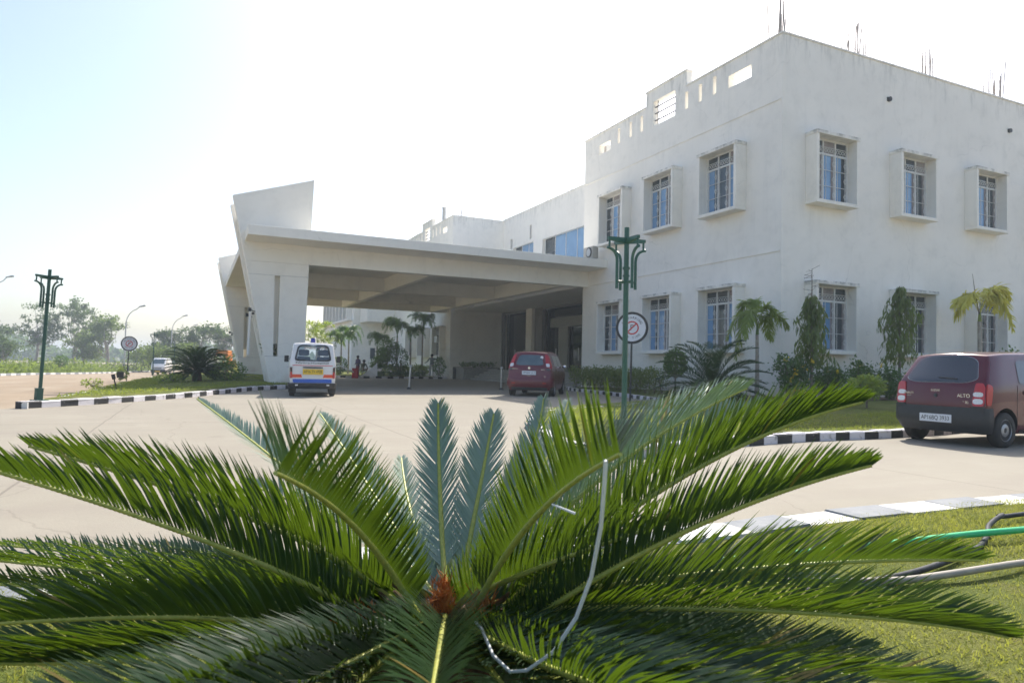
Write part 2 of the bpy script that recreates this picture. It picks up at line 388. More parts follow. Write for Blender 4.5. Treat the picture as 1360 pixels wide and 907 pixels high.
def groundmats():
    # forecourt concrete
    t = NT('pale_concrete_paving'); p = t.pos(world=True)
    c = t.mix(t.noise(p, .22, 6, .6, .36, .66), (.315,.288,.230), (.262,.238,.188))
    c = t.mix(t.math('MULTIPLY', t.noise(p, 1.7, 6, .65, .42, .72), .65), c, (.255,.225,.18))
    c = t.mix(t.math('MULTIPLY', t.noise(t.pos((.10,1.7,1), world=True), .8, 6, .65, .45, .68), .75), c, (.26,.23,.19))
    c = t.mix(t.math('MULTIPLY', t.noise(p, .75, 3, .5, .66, .72), .45), c, (.17,.15,.13))
    c = t.mix(t.math('MULTIPLY', t.noise(p, 60, 2, .6, .3, .75), .30), c, (.28,.24,.195))
    sp = t.n('ShaderNodeSeparateXYZ'); t.l(t.n('ShaderNodeNewGeometry').outputs['Position'], sp.inputs[0])
    wob = t.math('MULTIPLY', t.noise(p, 1.3, 3, .6, 0, 1), .05)
    lines = None
    for ax, step, off in (('X', 4.2, 1.3), ('Y', 4.6, .9)):
        f = t.math('ADD', sp.outputs[ax], wob)
        f = t.math('PINGPONG', t.math('ADD', f, off + 100*step), step/2)
        f = t.math('LESS_THAN', f, .012)
        lines = f if lines is None else t.math('MAXIMUM', lines, f)
    c = t.mix(t.math('MULTIPLY', lines, .7), c, (.17,.145,.12))
    vo = t.n('ShaderNodeTexVoronoi', feature='DISTANCE_TO_EDGE'); vo.inputs['Scale'].default_value = .23
    nv = t.n('ShaderNodeTexNoise'); nv.inputs['Scale'].default_value = 1.1; nv.inputs['Detail'].default_value = 5
    t.l(p, nv.inputs['Vector'])
    ad = t.n('ShaderNodeMix', data_type='RGBA', blend_type='LINEAR_LIGHT'); ad.inputs[0].default_value = .35
    t.l(p, ad.inputs[6]); t.l(nv.outputs['Color'], ad.inputs[7]); t.l(ad.outputs[2], vo.inputs['Vector'])
    crack = t.math('MULTIPLY', t.math('LESS_THAN', vo.outputs['Distance'], .0022), .3)
    c = t.mix(crack, c, (.16,.135,.11))
    t.bsdf(c, .85, 0, .25, 0, t.noise(p, 45, 4, .7, .2, .8), .35, .006)
    a = t.mat
    # sandy road
    t = NT('sandy_road_surface'); p = t.pos(world=True)
    c = t.mix(t.noise(p, .3, 6, .62, .36, .66), (.33,.255,.178), (.265,.205,.145))
    c = t.mix(t.math('MULTIPLY', t.noise(t.pos((.9,.12,1), world=True), .9, 5, .6, .45, .7), .6), c, (.40,.335,.25))
    c = t.mix(t.math('MULTIPLY', t.noise(p, 9, 4, .6, .45, .75), .4), c, (.25,.185,.125))
    t.bsdf(c, .9, 0, .2, 0, t.noise(p, 22, 4, .7, .2, .8), .5, .012)
    b = t.mat
    # lawn ground
    t = NT('lawn_turf'); p = t.pos(world=True)
    c = t.mix(t.noise(p, .9, 6, .62, .36, .66), (.13,.165,.035), (.20,.20,.05))
    c = t.mix(t.math('MULTIPLY', t.noise(p, 3.4, 5, .65, .5, .75), .6), c, (.27,.22,.09))
    c = t.mix(t.math('MULTIPLY', t.noise(p, 120, 2, .6, .3, .7), .4), c, (.07,.09,.02))
    t.bsdf(c, .95, 0, .15, 0, t.noise(p, 90, 3, .7, .2, .8), .8, .02)
    return a, b, t.mat
m_conc, m_road, m_lawn = groundmats()
m_earth = mat('sandy_bounce_earth', (.36,.29,.20), .95, n=(.15, (.27,.23,.14)), bump=(6,.5,.02))  # unseen ground given a pale sandy tone to bounce light onto the facades
# ------------------------------------------------------------------ ground, road, lawns, kerbs
def inside(poly, x, y):
    x = np.asarray(x, float); y = np.asarray(y, float); r = np.zeros(x.shape, bool)
    n = len(poly); j = n-1
    for i in range(n):
        xi, yi = poly[i]; xj, yj = poly[j]
        c = ((yi > y) != (yj > y)) & (x < (xj-xi)*(y-yi)/((yj-yi) if yj != yi else 1e-12) + xi)
        r ^= c; j = i
    return r
def dist_chain(chain, x, y):
    x = np.asarray(x, float); y = np.asarray(y, float); d = np.full(x.shape, 1e9)
    for (ax, ay), (bx, by) in zip(chain[:-1], chain[1:]):
        L2 = (bx-ax)**2 + (by-ay)**2 + 1e-12
        t = np.clip(((x-ax)*(bx-ax) + (y-ay)*(by-ay))/L2, 0, 1)
        d = np.minimum(d, np.hypot(x-ax-t*(bx-ax), y-ay-t*(by-ay)))
    return d
def resample(chain, step):
    out = [chain[0]]
    for a, b in zip(chain[:-1], chain[1:]):
        L = math.dist(a, b); n = max(1, int(L/step))
        for i in range(1, n+1): out.append((a[0]+(b[0]-a[0])*i/n, a[1]+(b[1]-a[1])*i/n))
    return out
def smooth_chain(ch, it=2):
    for _ in range(it):
        o = [ch[0]]
        for a, b in zip(ch[:-1], ch[1:]):
            o += [(a[0]*.75+b[0]*.25, a[1]*.75+b[1]*.25), (a[0]*.25+b[0]*.75, a[1]*.25+b[1]*.75)]
        o.append(ch[-1]); ch = o
    return ch
def sheet(name, poly, zf, m, step, kind='structure', jitter=0):
    pl = resample(poly + [poly[0]], step)[:-1]
    xs = np.arange(min(p[0] for p in pl)+step*.5, max(p[0] for p in pl), step)
    ys = np.arange(min(p[1] for p in pl)+step*.5, max(p[1] for p in pl), step)
    X, Y = [a.ravel() for a in np.meshgrid(xs, ys)]
    if jitter:
        rg = np.random.default_rng(3); X = X + rg.uniform(-1, 1, X.shape)*jitter; Y = Y + rg.uniform(-1, 1, Y.shape)*jitter
    k = inside(pl, X, Y) & (dist_chain(pl + [pl[0]], X, Y) > step*.35)
    pts = [Vector(p) for p in pl] + [Vector((a, b)) for a, b in zip(X[k], Y[k])]
    n = len(pl)
    r = geometry.delaunay_2d_cdt(pts, [(i, (i+1) % n) for i in range(n)], [], 1, 1e-5)
    me = bpy.data.meshes.new(name)
    me.from_pydata([(v.x, v.y, zf(v.x, v.y)) for v in r[0]], [], r[2]); me.materials.append(m)
    bm = bmesh.new(); bm.from_mesh(me)
    for f in bm.faces:
        if f.normal.z < 0: f.normal_flip()
    bm.to_mesh(me); bm.free()
    me.polygons.foreach_set('use_smooth', [True]*len(me.polygons))
    return struct(link(name, me), kind)

gx = np.unique(np.concatenate([np.linspace(-700, -60, 9), np.arange(-60, -3, 6), [-1.5, -.75, 0, .75, 1.5], np.arange(6, 60, 9), np.linspace(60, 900, 10)]))
gy = np.unique(np.concatenate([np.linspace(-80, 12, 6), np.arange(18, 105, 5), np.linspace(105, 1100, 12)]))
GX, GY = np.meshgrid(gx, gy)
GZ = np.vectorize(lambda a, b: g(a, b) - .12)(GX, GY)
V = np.stack([GX, GY, GZ], -1).reshape(-1, 3)
nx = len(gx); F = [(j*nx+i, j*nx+i+1, (j+1)*nx+i+1, (j+1)*nx+i) for j in range(len(gy)-1) for i in range(nx-1)]
struct(npmesh('ground', V, F, m_earth))

FARK = [(-13.7, -12), (-13.6, 45), (-13.05, 63), (-12.1, 73), (-10.6, 80), (-8.1, 103), (-5.6, 110), (-1, 128)]
sheet('road', FARK + [(6, 130), (6, 60), (5, 20), (0, 10), (0, -12)], lambda x, y: g(x, y), m_road, 2.0)
sheet('forecourt_paving', [(-12, -12), (45, -12), (45, 14), (18.5, 17), (21.4, 30), (21.4, 48.4), (17.6, 50), (16, 84), (5, 84), (4, 30), (3.0, 28.5), (1.6, 25.4), (-.14, 21.6), (-1.7, 18.9), (-3.02, 16.9), (-12, 9)],
      lambda x, y: g(x, y) + .006, m_conc, 2.5)

def kerb(name, chain, w, h, seg, ma, mb_, side=1, top=None):
    """painted kerb stones along a chain; side=+1 puts the stone to the left of the walking direction"""
    ch = smooth_chain(chain)
    # equal arc-length resampling
    L = [0]
    for a, b in zip(ch[:-1], ch[1:]): L.append(L[-1] + math.dist(a, b))
    n = max(1, round(L[-1]/seg)); P = []
    for i in range(n+1):
        t = L[-1]*i/n; k = max(0, min(len(ch)-2, int(np.searchsorted(L, t))-1))
        u = (t-L[k])/max(1e-9, L[k+1]-L[k]); P.append((ch[k][0]+(ch[k+1][0]-ch[k][0])*u, ch[k][1]+(ch[k+1][1]-ch[k][1])*u))
    N = []
    for i in range(n+1):
        a, b = P[max(0, i-1)], P[min(n, i+1)]; d = math.dist(a, b) or 1
        N.append((-(b[1]-a[1])/d*side, (b[0]-a[0])/d*side))
    mb = MB(); rr = random.Random(len(chain))
    for i in range(n):
        a, b = P[i], P[i+1]; na, nb = N[i], N[i+1]; dz = rr.uniform(-.011, .011); a = (a[0]+rr.uniform(-.008,.008), a[1]+rr.uniform(-.008,.008))
        za, zb = g(*a), g(*b); c = .02
        q = [(a[0], a[1], za-.1), (b[0], b[1], zb-.1), (b[0]+nb[0]*w, b[1]+nb[1]*w, zb-.1), (a[0]+na[0]*w, a[1]+na[1]*w, za-.1)]
        u = [(a[0], a[1], za+h-c+dz), (b[0], b[1], zb+h-c+dz), (b[0]+nb[0]*w, b[1]+nb[1]*w, zb+h+dz), (a[0]+na[0]*w, a[1]+na[1]*w, za+h+dz)]
        t = [(a[0]+na[0]*c, a[1]+na[1]*c, za+h+dz), (b[0]+nb[0]*c, b[1]+nb[1]*c, zb+h+dz)]
        mi = i % 2
        vs = q + u + t
        mb.add(vs, [(0,1,5,4), (4,5,9,8), (1,2,6,9,5), (3,0,4,8,7), (2,3,7,6), (3,2,1,0)], mi)
        mb.add([vs[8], vs[9], vs[6], vs[7]], [(0,1,2,3)], 2 if top else mi)
    return struct(mb.build(name, [ma, mb_] + ([top] if top else [])))

ISL = [(-3.12, 16.55), (-2.34, 17.54), (-1.71, 18.49), (-1, 19.76), (-.14, 21.28), (.93, 23.66), (2.02, 26.09), (3.1, 27.55), (4.3, 28.0), (4.85, 29.2), (4.85, 34), (4.85, 48)]
ISL_B = [(4.85, 48), (5.0, 76), (-2.7, 74), (-3.0, 47), (-2.88, 30.5), (-2.85, 20.6), (-3.2, 17.2), (-3.12, 16.55)]
kerb('kerb_left_lawn', ISL, .16, .15, .45, m_kb, m_kw, 1, m_kw)
kerb('edging_left_lawn', ISL_B, .10, .12, .8, m_kw2, m_kw2, 1)
isl_poly = ISL + ISL_B[1:-1]
def zisl(x, y):
    d = float(dist_chain(isl_poly + [isl_poly[0]], x, y)); return g(x, y) + .12 + .10*sm(0, 1.8, d)
sheet('left_lawn', isl_poly, zisl, m_lawn, .9)

RL = [(45, 9.2), (25, 8.9), (16, 8.65), (14, 8.32), (12.3, 7.93), (10.4, 7.74), (9.48, 7.74), (8.5, 7.72), (6.5, 7.35), (4.9, 6.75), (4.25, 7.1), (4.35, 8.3), (5.3, 10.8), (6.4, 12.7), (7.5, 13.7), (9.27, 14.56), (11.2, 15.69), (12.6, 16.7), (13.6, 17.9), (14.42, 20.66), (14.99, 23.56), (15.58, 27.22), (16.2, 28.9), (17.25, 29.1)]
kerb('kerb_right_lawn', RL, .16, .14, .34, m_kb, m_kw, -1, m_kw)
rl_poly = RL + [(17.25, 16.6), (45, 16.6)]
def zrl(x, y):
    d = float(dist_chain(RL, x, y)); return .12 + .13*sm(0, 3.2, d)
sheet('right_lawn', rl_poly, zrl, m_lawn, .7)

NK = [(-3.6, -4), (-3.5, .8), (-2.9, 2.9), (-1.5, 3.6), (-.65, 3.6), (.6, 3.65), (1.8, 3.55), (2.85, 3.38), (3.58, 3.52), (5.0, 3.51), (6.5, 3.47), (9, 3.40), (14, 3.4)]
kerb('kerb_near_lawn', NK, .30, .105, .52, m_kw2, m_kg, -1)
nl_poly = NK + [(14, -4)]
def znl(x, y):
    d = float(dist_chain(NK, x, y))
    return .09 + .045*sm(.2, .9, d) + .03*math.sin(x*2.1+1)*math.sin(y*2.6)*sm(.5, 1.2, d)
sheet('near_lawn', nl_poly, znl, m_lawn, .22)

FL = [(17.1, 48.3), (14.6, 47.6), (12.4, 46.9), (9.6, 47.3), (7.6, 50), (7.0, 60), (7.0, 84)]
kerb('kerb_far_bed', FL, .16, .15, .42, m_kw, m_kb, -1, m_kw)
fl_poly = FL + [(17.1, 84)]
sheet('far_bed_lawn', fl_poly, lambda x, y: .13, m_lawn, 1.5)
kerb('kerb_far_road', FARK[1:], .25, .16, 1.2, m_kw2, m_kg, 1)

# ------------------------------------------------------------------ the hospital
BX, BY, ZT = 17.3, 16.52, 12.3
hosp = thing('hospital_building', 'long white two storey concrete hospital with boxed windows and bare rods on its roof', 'building', (BX, BY, 0))
HL = (-BX, -BY, 0)
def bpart(mb, name, mats, parent=None, smooth=None, bevel=0, fix=True):
    return mb.shift(HL).build(name, mats, parent or hosp, smooth, bevel, fix)

def wall(mb, mp, u0, u1, v0, v1, holes, th, mi=0):
    us = sorted({u0, u1, *[c for h in holes for c in h[:2] if u0 < c < u1]})
    vs = sorted({v0, v1, *[c for h in holes for c in h[2:] if v0 < c < v1]})
    solid = {}
    for i in range(len(us)-1):
        for j in range(len(vs)-1):
            a, b = (us[i]+us[i+1])/2, (vs[j]+vs[j+1])/2
            solid[i, j] = not any(h[0] < a < h[1] and h[2] < b < h[3] for h in holes)
    idx = {}; V = []; F = []
    def vid(i, j, k):
        if (i, j, k) not in idx: idx[i, j, k] = len(V); V.append(mp(us[i], vs[j], -th if k else 0))
        return idx[i, j, k]
    for (i, j), s in solid.items():
        if not s: continue
        F.append((vid(i,j,0), vid(i+1,j,0), vid(i+1,j+1,0), vid(i,j+1,0)))
        F.append((vid(i,j,1), vid(i,j+1,1), vid(i+1,j+1,1), vid(i+1,j,1)))
        for di, dj, a, b in ((-1,0,(i,j),(i,j+1)), (1,0,(i+1,j),(i+1,j+1)), (0,-1,(i,j),(i+1,j)), (0,1,(i,j+1),(i+1,j+1))):
            if not solid.get((i+di, j+dj)): F.append((vid(*a,0), vid(*b,0), vid(*b,1), vid(*a,1)))
    return mb.add(V, F, mi)
def mapX(X): return lambda u, v, d: (X - d, u, v)      # facade facing -X, u runs along Y
def mapY(Y): return lambda u, v, d: (u, Y - d, v)      # facade facing -Y, u runs along X

WYL = [18.2, 19.15], [21.65, 22.62], [25.15, 26.12]
wy = [19.14, 22.62, 26.12]            # window centres on the left facade
wx = [19.37, 23.55, 27.86, 32.1]      # window centres on the right facade
ZB = (1.70, 6.70)                     # outer bottom of the window boxes, two storeys
def whole(c, zb): return (c-.89, c+.89, zb+.12, zb+2.30)
def parapet_holes(f, y0, y1):
    """f maps the near block's Y onto the facade, so that the far block can mirror it"""
    rr = []
    def h(a, b, c, d): a, b = f(a), f(b); rr.append((min(a, b), max(a, b), c, d))
    h(16, 21.42, ZT, 13.2); h(24.1, 30, ZT, 13.2)
    h(22.12, 23.58, 11.36, 12.42); h(17.93, 19.06, 11.36, 11.80); h(26.86, 27.85, 11.30, 11.75)
    for a in (21.32, 20.51, 19.71, 24.32, 25.16, 26.08): h(a, a+.18, 11.40, 12.08)
    return rr
fid = lambda y: y
fmir = lambda y: 77.6 - y
FWY = [50.5, 54.4, 58.0]           # lower windows of the far block
mb = wall(MB(), mapX(BX), BY, 29.15, -.1, 12.93, [whole(c, z) for c in wy for z in ZB] + parapet_holes(fid, BY, 29.15), .28)
bpart(mb, 'wall', m_wall)
mb = wall(MB(), mapY(BY), BX+.28, 45, -.1, ZT, [whole(c, z) for c in wx for z in ZB] + [(22.40, 22.58, 10.95, 11.12), (29.66, 29.84, 11.0, 11.17)], .28)
bpart(mb, 'wall', m_wall)
mb = MB().box(BX+.28, 21.5, 28.9, 29.15, -.1, ZT).box(21.5, 45, 28.9, 29.15, -.1, ZT).box(44.75, 45, BY+.28, 28.9, -.1, ZT)
bpart(mb, 'wall', m_wall)
mb = MB().box(BX+.28, 44.75, BY+.28, 28.9, 11.0, 11.2); bpart(mb, 'roof_slab', m_wall)
def coping(y0, y1, f, x1):
    mb = MB()
    for a, b, z in ((BY-.03, 21.42, ZT), (21.39, 24.13, 12.93), (24.1, 29.18, ZT)):
        a, b = sorted((f(a), f(b))); mb.box(BX-.04, BX+.32, a, b, z+.002, z+.062)
    return mb
mb = coping(BY, 29.15, fid, 0); mb.box(BX+.321, 45, BY-.04, BY+.32, ZT+.002, ZT+.062); bpart(mb, 'coping', m_trim)
mb = MB()
for z in (10.10, 5.04): mb.box(BX-.03, BX-.0005, BY+.06, 29.12, z, z+.05)
bpart(mb, 'string_course', m_trim)
mb = MB().box(BX-.035, BX-.0005, BY+.02, 18.0, -.1, 1.02).box(BX-.02, BX-.0005, BY-.0005, BY+.85, 1.021, 3.05); bpart(mb, 'plinth', m_wall)
for z, x in ((11.035, 22.49), (11.085, 29.75)):
    mb = MB().tube([(x, BY+.2, z), (x, BY-.09, z-.01)], .085, 12); bpart(mb, 'drain_spout', m_black, smooth=40)
def rails(f):
    mb = MB()
    for z in (11.62, 11.92, 12.2): mb.tube([(BX+.12, f(22.12), z), (BX+.12, f(23.58), z)], .026, 6)
    mb.tube([(BX+.12, f(23.4), 11.36), (BX+.12, f(23.4), 12.42)], .018, 6)
    return mb
bpart(rails(fid), 'parapet_railing', m_plast)

# ---- windows: local x along the wall, -y outwards, z up from the bottom of the concrete box
def make_surround():
    mb = MB().box(-1.01, 1.01, -.48, -.001, 0, .12).box(-1.03, 1.03, -.505, -.001, 2.30, 2.42)
    mb.box(-1.01, -.89, -.48, -.001, .12, 2.30).box(.89, 1.01, -.48, -.001, .12, 2.30)
    return mb
def make_frame():
    mb = MB(); y0, y1 = -.10, -.03; z0, z1 = .12, 2.30
    mb.box(-.89, -.83, y0, y1, z0, z1).box(.83, .89, y0, y1, z0, z1)
    mb.box(-.83, .83, y0, y1, z0, z0+.06).box(-.83, .83, y0, y1, z1-.06, z1).box(-.83, .83, y0, y1, 1.76, 1.83)
    for x in (-.29, .29): mb.box(x-.03, x+.03, y0, y1, z0+.06, 1.76).box(x-.03, x+.03, y0, y1, 1.83, z1-.06)
    return mb
def make_glass(pat):
    mb = MB(); xs = [(-.83, -.32), (-.26, .26), (.32, .83)]
    for i, (a, b) in enumerate(xs):
        mb.box(a, b, -.068, -.06, 1.83, 2.24, 1 if (i + pat) % 3 else 2)
        k = [(1, 0, 1), (0, 0, 1), (1, 0, 0), (1, 1, 1), (0, 1, 0), (1,0,1)][pat][i]
        w = (b-a)*[.62, .70, .55][i]
        if k == 0:  # blue sheet with a strip of dark beside it
            mb.box(a, a+w, -.068, -.06, .18, 1.76, 0); mb.box(a+w, b, -.068, -.06, .18, 1.76, 2 if i == 1 else 1)
        else:
            mb.box(a, b-(b-a)*.3, -.068, -.06, .18, 1.76, 1); mb.box(b-(b-a)*.3, b, -.068, -.06, .18, 1.76, 2)
    return mb
def make_grille():
    mb = MB(); r = .012; y = -.125
    for z in (.70, 1.24, 2.02): mb.tube([(-.88, y, z), (.88, y, z)], r, 5)
    for c in (-.56, 0, .56):
        for d in (-.19, .17): mb.tube([(c+d, y, .14), (c+d, y, 1.78)], r*.9, 5)
        for zc in (.42, .96, 1.48):       # little diamonds between the bars
            x = c+.17; mb.tube([(x, y, zc-.11), (x+.055, y, zc), (x, y, zc+.11), (x-.055, y, zc), (x, y, zc-.11)], r*.9, 5)
        pts = [(c-.26+.52*i/10, y, 1.92+.065*math.sin(i*math.pi/2.5)) for i in range(11)]
        mb.tube(pts, r*.9, 5)
        mb.tube([(p[0], p[1], 3.84-p[2]) for p in pts], r*.9, 5)
    return mb
wins = []
for pat in range(6):
    w = make_frame().build('window', m_frame, hosp)
    make_glass(pat).build('pane', [m_gblue, m_gdark, m_curtain], w); wins.append(w)
gm = make_grille().mesh('grille', m_grille)
for w in wins: link('grille', gm, w)
sur = make_surround().build('window_surround', m_sur, hosp, bevel=.012)
used = set(); first_s = True
def place_window(wc, rz, pat):
    global first_s
    l = Vector(wc) + Vector(HL)
    if pat not in used: w = wins[pat]; used.add(pat); w.location = l; w.rotation_euler = (0, 0, rz)
    else: w = copy_tree(wins[pat], hosp, l, rz)
    if first_s: s = sur; first_s = False
    else: s = copy_tree(sur, hosp)
    s.location = l; s.rotation_euler = (0, 0, rz)
pats = [0, 1, 2, 3, 4, 5, 0, 2, 1, 5, 3, 4, 0, 3]; k = 0
for z in ZB[::-1]:
    for c in wy: place_window((BX, c, z), -math.pi/2, (k*5+z > 5) and [4, 1, 0][wy.index(c)] or [3, 1, 5][wy.index(c)]); k += 1
    for c in wx[:3]: place_window((c, BY, z), 0, [2, 1, 0][wx.index(c)] if z > 5 else [5, 3, 3][wx.index(c)])
place_window((wx[3], BY, 6.70), 0, 0); place_window((wx[3], BY, 1.70), 0, 5)
for c in FWY: place_window((BX, c, 1.62), -math.pi/2, 3)
mb = MB().box(BX-.06, BX+.02, 49.75, 51.25, 1.8, 3.9); bpart(mb, 'window_board', mat('brown_board', (.22,.19,.14), .8, n=(3, (.17,.15,.11))))
mb = MB().box(BX-.36, BX-.062, 50.45, 51.15, 2.75, 3.25); co = bpart(mb, 'window_cooler', m_frame, bevel=.02)
MB().box(BX-.375, BX-.361, 50.5, 50.85, 2.8, 3.2).box(BX-.375, BX-.361, 50.9, 51.1, 2.8, 3.2).shift(HL).build('cooler_grille', m_galv, co)

# ---- link between the two blocks, set back behind the porch
LX, Y1, Y2 = 21.5, 29.15, 48.45
mb = wall(MB(), mapX(LX), Y1, Y2, 6.12, 12.35, [(33.0, 41.8, 7.3, 9.85), (43.2, 46.6, 7.3, 9.95), (43.52, 43.82, 10.18, 11.2), (46.75, 47.1, 9.95, 10.7)], .35)
bpart(mb, 'wall', m_wall)
mb = MB().box(LX-.04, LX+.39, Y1+.01, Y2-.01, 12.352, 12.42); bpart(mb, 'coping', m_trim)
for a, b, c, d in ((33.0, 41.8, 7.3, 9.85), (43.2, 46.6, 7.3, 9.95)):
    w = MB(); n = 6 if b-a > 5 else 3
    for i in range(n+1):
        u = a+.03+(b-a-.06)*i/n; w.box(LX+.22, LX+.28, u-.03, u+.03, c, d)
    wo = bpart(w, 'ribbon_window', m_frame)
    p = MB()
    for i in range(n):
        u0 = a+.06+(b-a-.06)*i/n; u1 = a+(b-a-.06)*(i+1)/n
        p.box(LX+.24, LX+.25, u0, u1, c, d, 1 if i == n-1 else 0)
    p.shift(HL).build('pane', [m_gblue, m_gdark], wo)
mb = MB().box(LX+.15, LX+.2, 43.5, 43.84, 10.1, 11.3).box(LX+.15, LX+.2, 46.7, 47.15, 9.9, 10.8); bpart(mb, 'shutter', m_gdark)
mb = MB().box(LX+.35, 45, Y1+.001, Y2-.3, 11.2, 11.4).box(44.75, 45, Y1+.001, Y2-.3, -.1, 11.19); bpart(mb, 'roof_slab', m_wall)
# entrance: floor, ceiling, back wall with openings, column, granite door surround
mb = MB().box(BX+.3, LX-.001, Y1+.002, Y2-.002, 5.15, 6.11); bpart(mb, 'porch_ceiling', m_porch)
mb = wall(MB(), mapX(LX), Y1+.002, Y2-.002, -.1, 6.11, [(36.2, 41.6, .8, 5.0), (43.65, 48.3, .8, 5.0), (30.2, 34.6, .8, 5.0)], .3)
bpart(mb, 'wall', m_entry_wall)
mb = MB().box(LX-.25, LX-.002, 42.7, 43.62, .8, 5.14); bpart(mb, 'column', m_porch)
mb = MB()
for a, b in ((36.2, 41.6), (43.65, 48.3), (30.2, 34.6)): mb.box(LX+.5, LX+.53, a-.2, b+.2, .8, 5.1)
bpart(mb, 'door_glass', m_gdoor)
mb = MB().box(LX+.28, LX+.44, 36.4, 40.9, 3.72, 4.35).box(LX+.28, LX+.44, 38.5, 39.75, .8, 3.718)
bpart(mb, 'door_surround', m_granite, bevel=.01)
mb = MB()
for y in (37.3, 40.3, 45.2, 46.8): mb.tube([(LX+.42, y, 1.5), (LX+.42, y, 2.3)], .025, 8)
bpart(mb, 'door_handle', m_steel, smooth=40)
mb = MB(); ns = 5
for i in range(ns): mb.box(18.2+.34*i, LX-.002, 30.4, 46.4, 0.01+.158*i, .158*(i+1))
bpart(mb, 'entrance_steps', m_stone, bevel=.01)
mb = MB().box(17.75, 20.4, 46.6, 48.2, -.05, .82).box(17.7, 20.45, 46.55, 48.25, .821, .88); bpart(mb, 'planter_box', m_stone)
mb = MB().box(17.75, 20.4, 29.3, 30.35, -.05, .82); bpart(mb, 'planter_box', m_stone)

# ---- far block, mirror image of the near one, and the third block beyond it
mb = wall(MB(), mapX(BX), Y2, 61.08, -.1, 12.93, [whole(c, 1.62) for c in FWY] + parapet_holes(fmir, Y2, 61.1), .28)
bpart(mb, 'wall', m_wall)
mb = MB().box(BX+.28, LX-.001, Y2, Y2+.28, .9, ZT).box(LX, 45, Y2, Y2+.28, -.1, ZT).box(BX+.28, 45, 60.8, 61.08, -.1, ZT); bpart(mb, 'wall', m_wall)
mb = MB().box(BX+.28, LX-.001, Y2-.03, Y2+.27, -.1, .898); bpart(mb, 'dado', m_dado)
mb = MB().box(BX+.28, 44.75, Y2+.28, 60.8, 11.0, 11.2); bpart(mb, 'roof_slab', m_wall)
mb = coping(0, 0, fmir, 0); mb.box(BX+.321, LX-.05, Y2-.04, Y2+.32, ZT+.002, ZT+.062); bpart(mb, 'coping', m_trim)
mb = MB()
for z in (10.10, 5.04): mb.box(BX-.03, BX-.0005, Y2+.06, 61.0, z, z+.05)
bpart(mb, 'string_course', m_trim)
bpart(rails(fmir), 'parapet_railing', m_plast)
bpart(MB().tube([(BX+.5, 52.0, 12.0), (BX+.5, 52.0, 13.6), (BX+.5, 52.0, 13.7)], [.16, .16, .2], 10), 'roof_vent', m_galv, smooth=40)
mb = MB().box(LX, 45, 61.1, 84, -.1, 12.2); bpart(mb, 'wall', m_wall)
# third block: balcony box, recessed wall, ribbed upper facade
mb = MB().box(BX+.9, 34, 80.0, 84.0, 5.95, 12.3); bpart(mb, 'balcony', m_wall, bevel=.03)
mb = MB().box(BX, 45, 84.05, 104, -.9, 6.3).box(BX+.2, 45, 84.05, 104, 6.3, 12.3); bpart(mb, 'wall', m_wall)
mb = MB().box(BX-.5, BX-.001, 84.3, 103.5, 6.2, 6.45).box(BX-.5, BX+.199, 84.3, 103.5, 11.6, 11.9)
for i in range(8): mb.box(BX-.45, BX+.198, 85.6+2.4*i, 86.0+2.4*i, 6.451, 11.599)
bpart(mb, 'fin_facade', m_trim)
mb = MB()
for i in range(7): mb.box(BX+.16, BX+.197, 86.1+2.4*i, 87.9+2.4*i, 6.5, 11.5)
bpart(mb, 'window', m_gdark)
mb = MB().box(19.6, 20.2, 83.98, 84.04, 1.6, 2.9).box(20.9, 21.5, 83.98, 84.04, 1.6, 2.9); bpart(mb, 'window', m_gdark)

# ---- starter bars left standing on the roofs
rr = random.Random(11)
def bars(x, y, zb, n, hmin, hmax, sp=.45):
    for i in range(n):
        a, b = x + rr.uniform(-sp, sp), y + rr.uniform(-sp, sp)
        h = rr.uniform(hmin, hmax); dx, dy = rr.uniform(-.04, .04)*h, rr.uniform(-.04, .04)*h
        if rr.random() < .12: dx += .25
        mb = MB().tube([(a, b, zb), (a+dx*.4, b+dy*.5, zb+h*.5), (a+dx, b+dy, zb+h)], .021, 5)
        bpart(mb, 'rebar', m_rebar, smooth=60)
bars(17.75, 17.0, 11.2, 11, 1.9, 2.9, .34)
bars(21.4, 17.0, 11.2, 12, 1.7, 2.5, .40); bars(25.2, 17.0, 11.2, 11, 1.7, 2.7, .42); bars(29.4, 17.0, 11.2, 12, 1.7, 2.9, .42)
bars(17.8, 28.4, 11.2, 5, 1.4, 2.0, .3)
bars(22.1, 42.3, 11.4, 4, 1.6, 3.2, .3); bars(22.1, 39.6, 11.4, 4, 1.3, 2.0, .3)
bars(17.9, 48.9, 11.2, 5, 1.5, 2.6, .3); bars(21.8, 49.0, 11.2, 5, 1.5, 2.9, .3); bars(17.9, 60.3, 11.2, 4, 1.5, 2.4, .3)

# ------------------------------------------------------------------ porch over the drive
PX, PY = 1.6, 28.63
porch = thing('porte_cochere', 'broad white concrete porch roof on slanting fin pylons over the hospital drive', 'porch', (3.2, PY, 0))
PL = (-3.2, -PY, 0)
def ppart(mb, name, mats, parent=None, smooth=None, bevel=0): return mb.shift(PL).build(name, mats, parent or porch, smooth, bevel)
ppart(MB().box(PX, BX-.002, 26.96, 50.6, 5.74, 6.12), 'roof_slab', m_porch, bevel=.015)
ppart(MB().box(1.75, BX-.004, PY, PY+.45, 5.0, 5.738), 'fascia_beam', m_porch, bevel=.012)
ppart(MB().box(1.75, BX-.004, 49.2, 49.65, 5.0, 5.738), 'fascia_beam', m_porch, bevel=.012)
for x, w in ((3.6, .4), (9.34, .34), (15.95, .34)):
    ppart(MB().box(x, x+w, PY+.452, 49.198, 5.002, 5.737), 'beam', m_porch, bevel=.012)
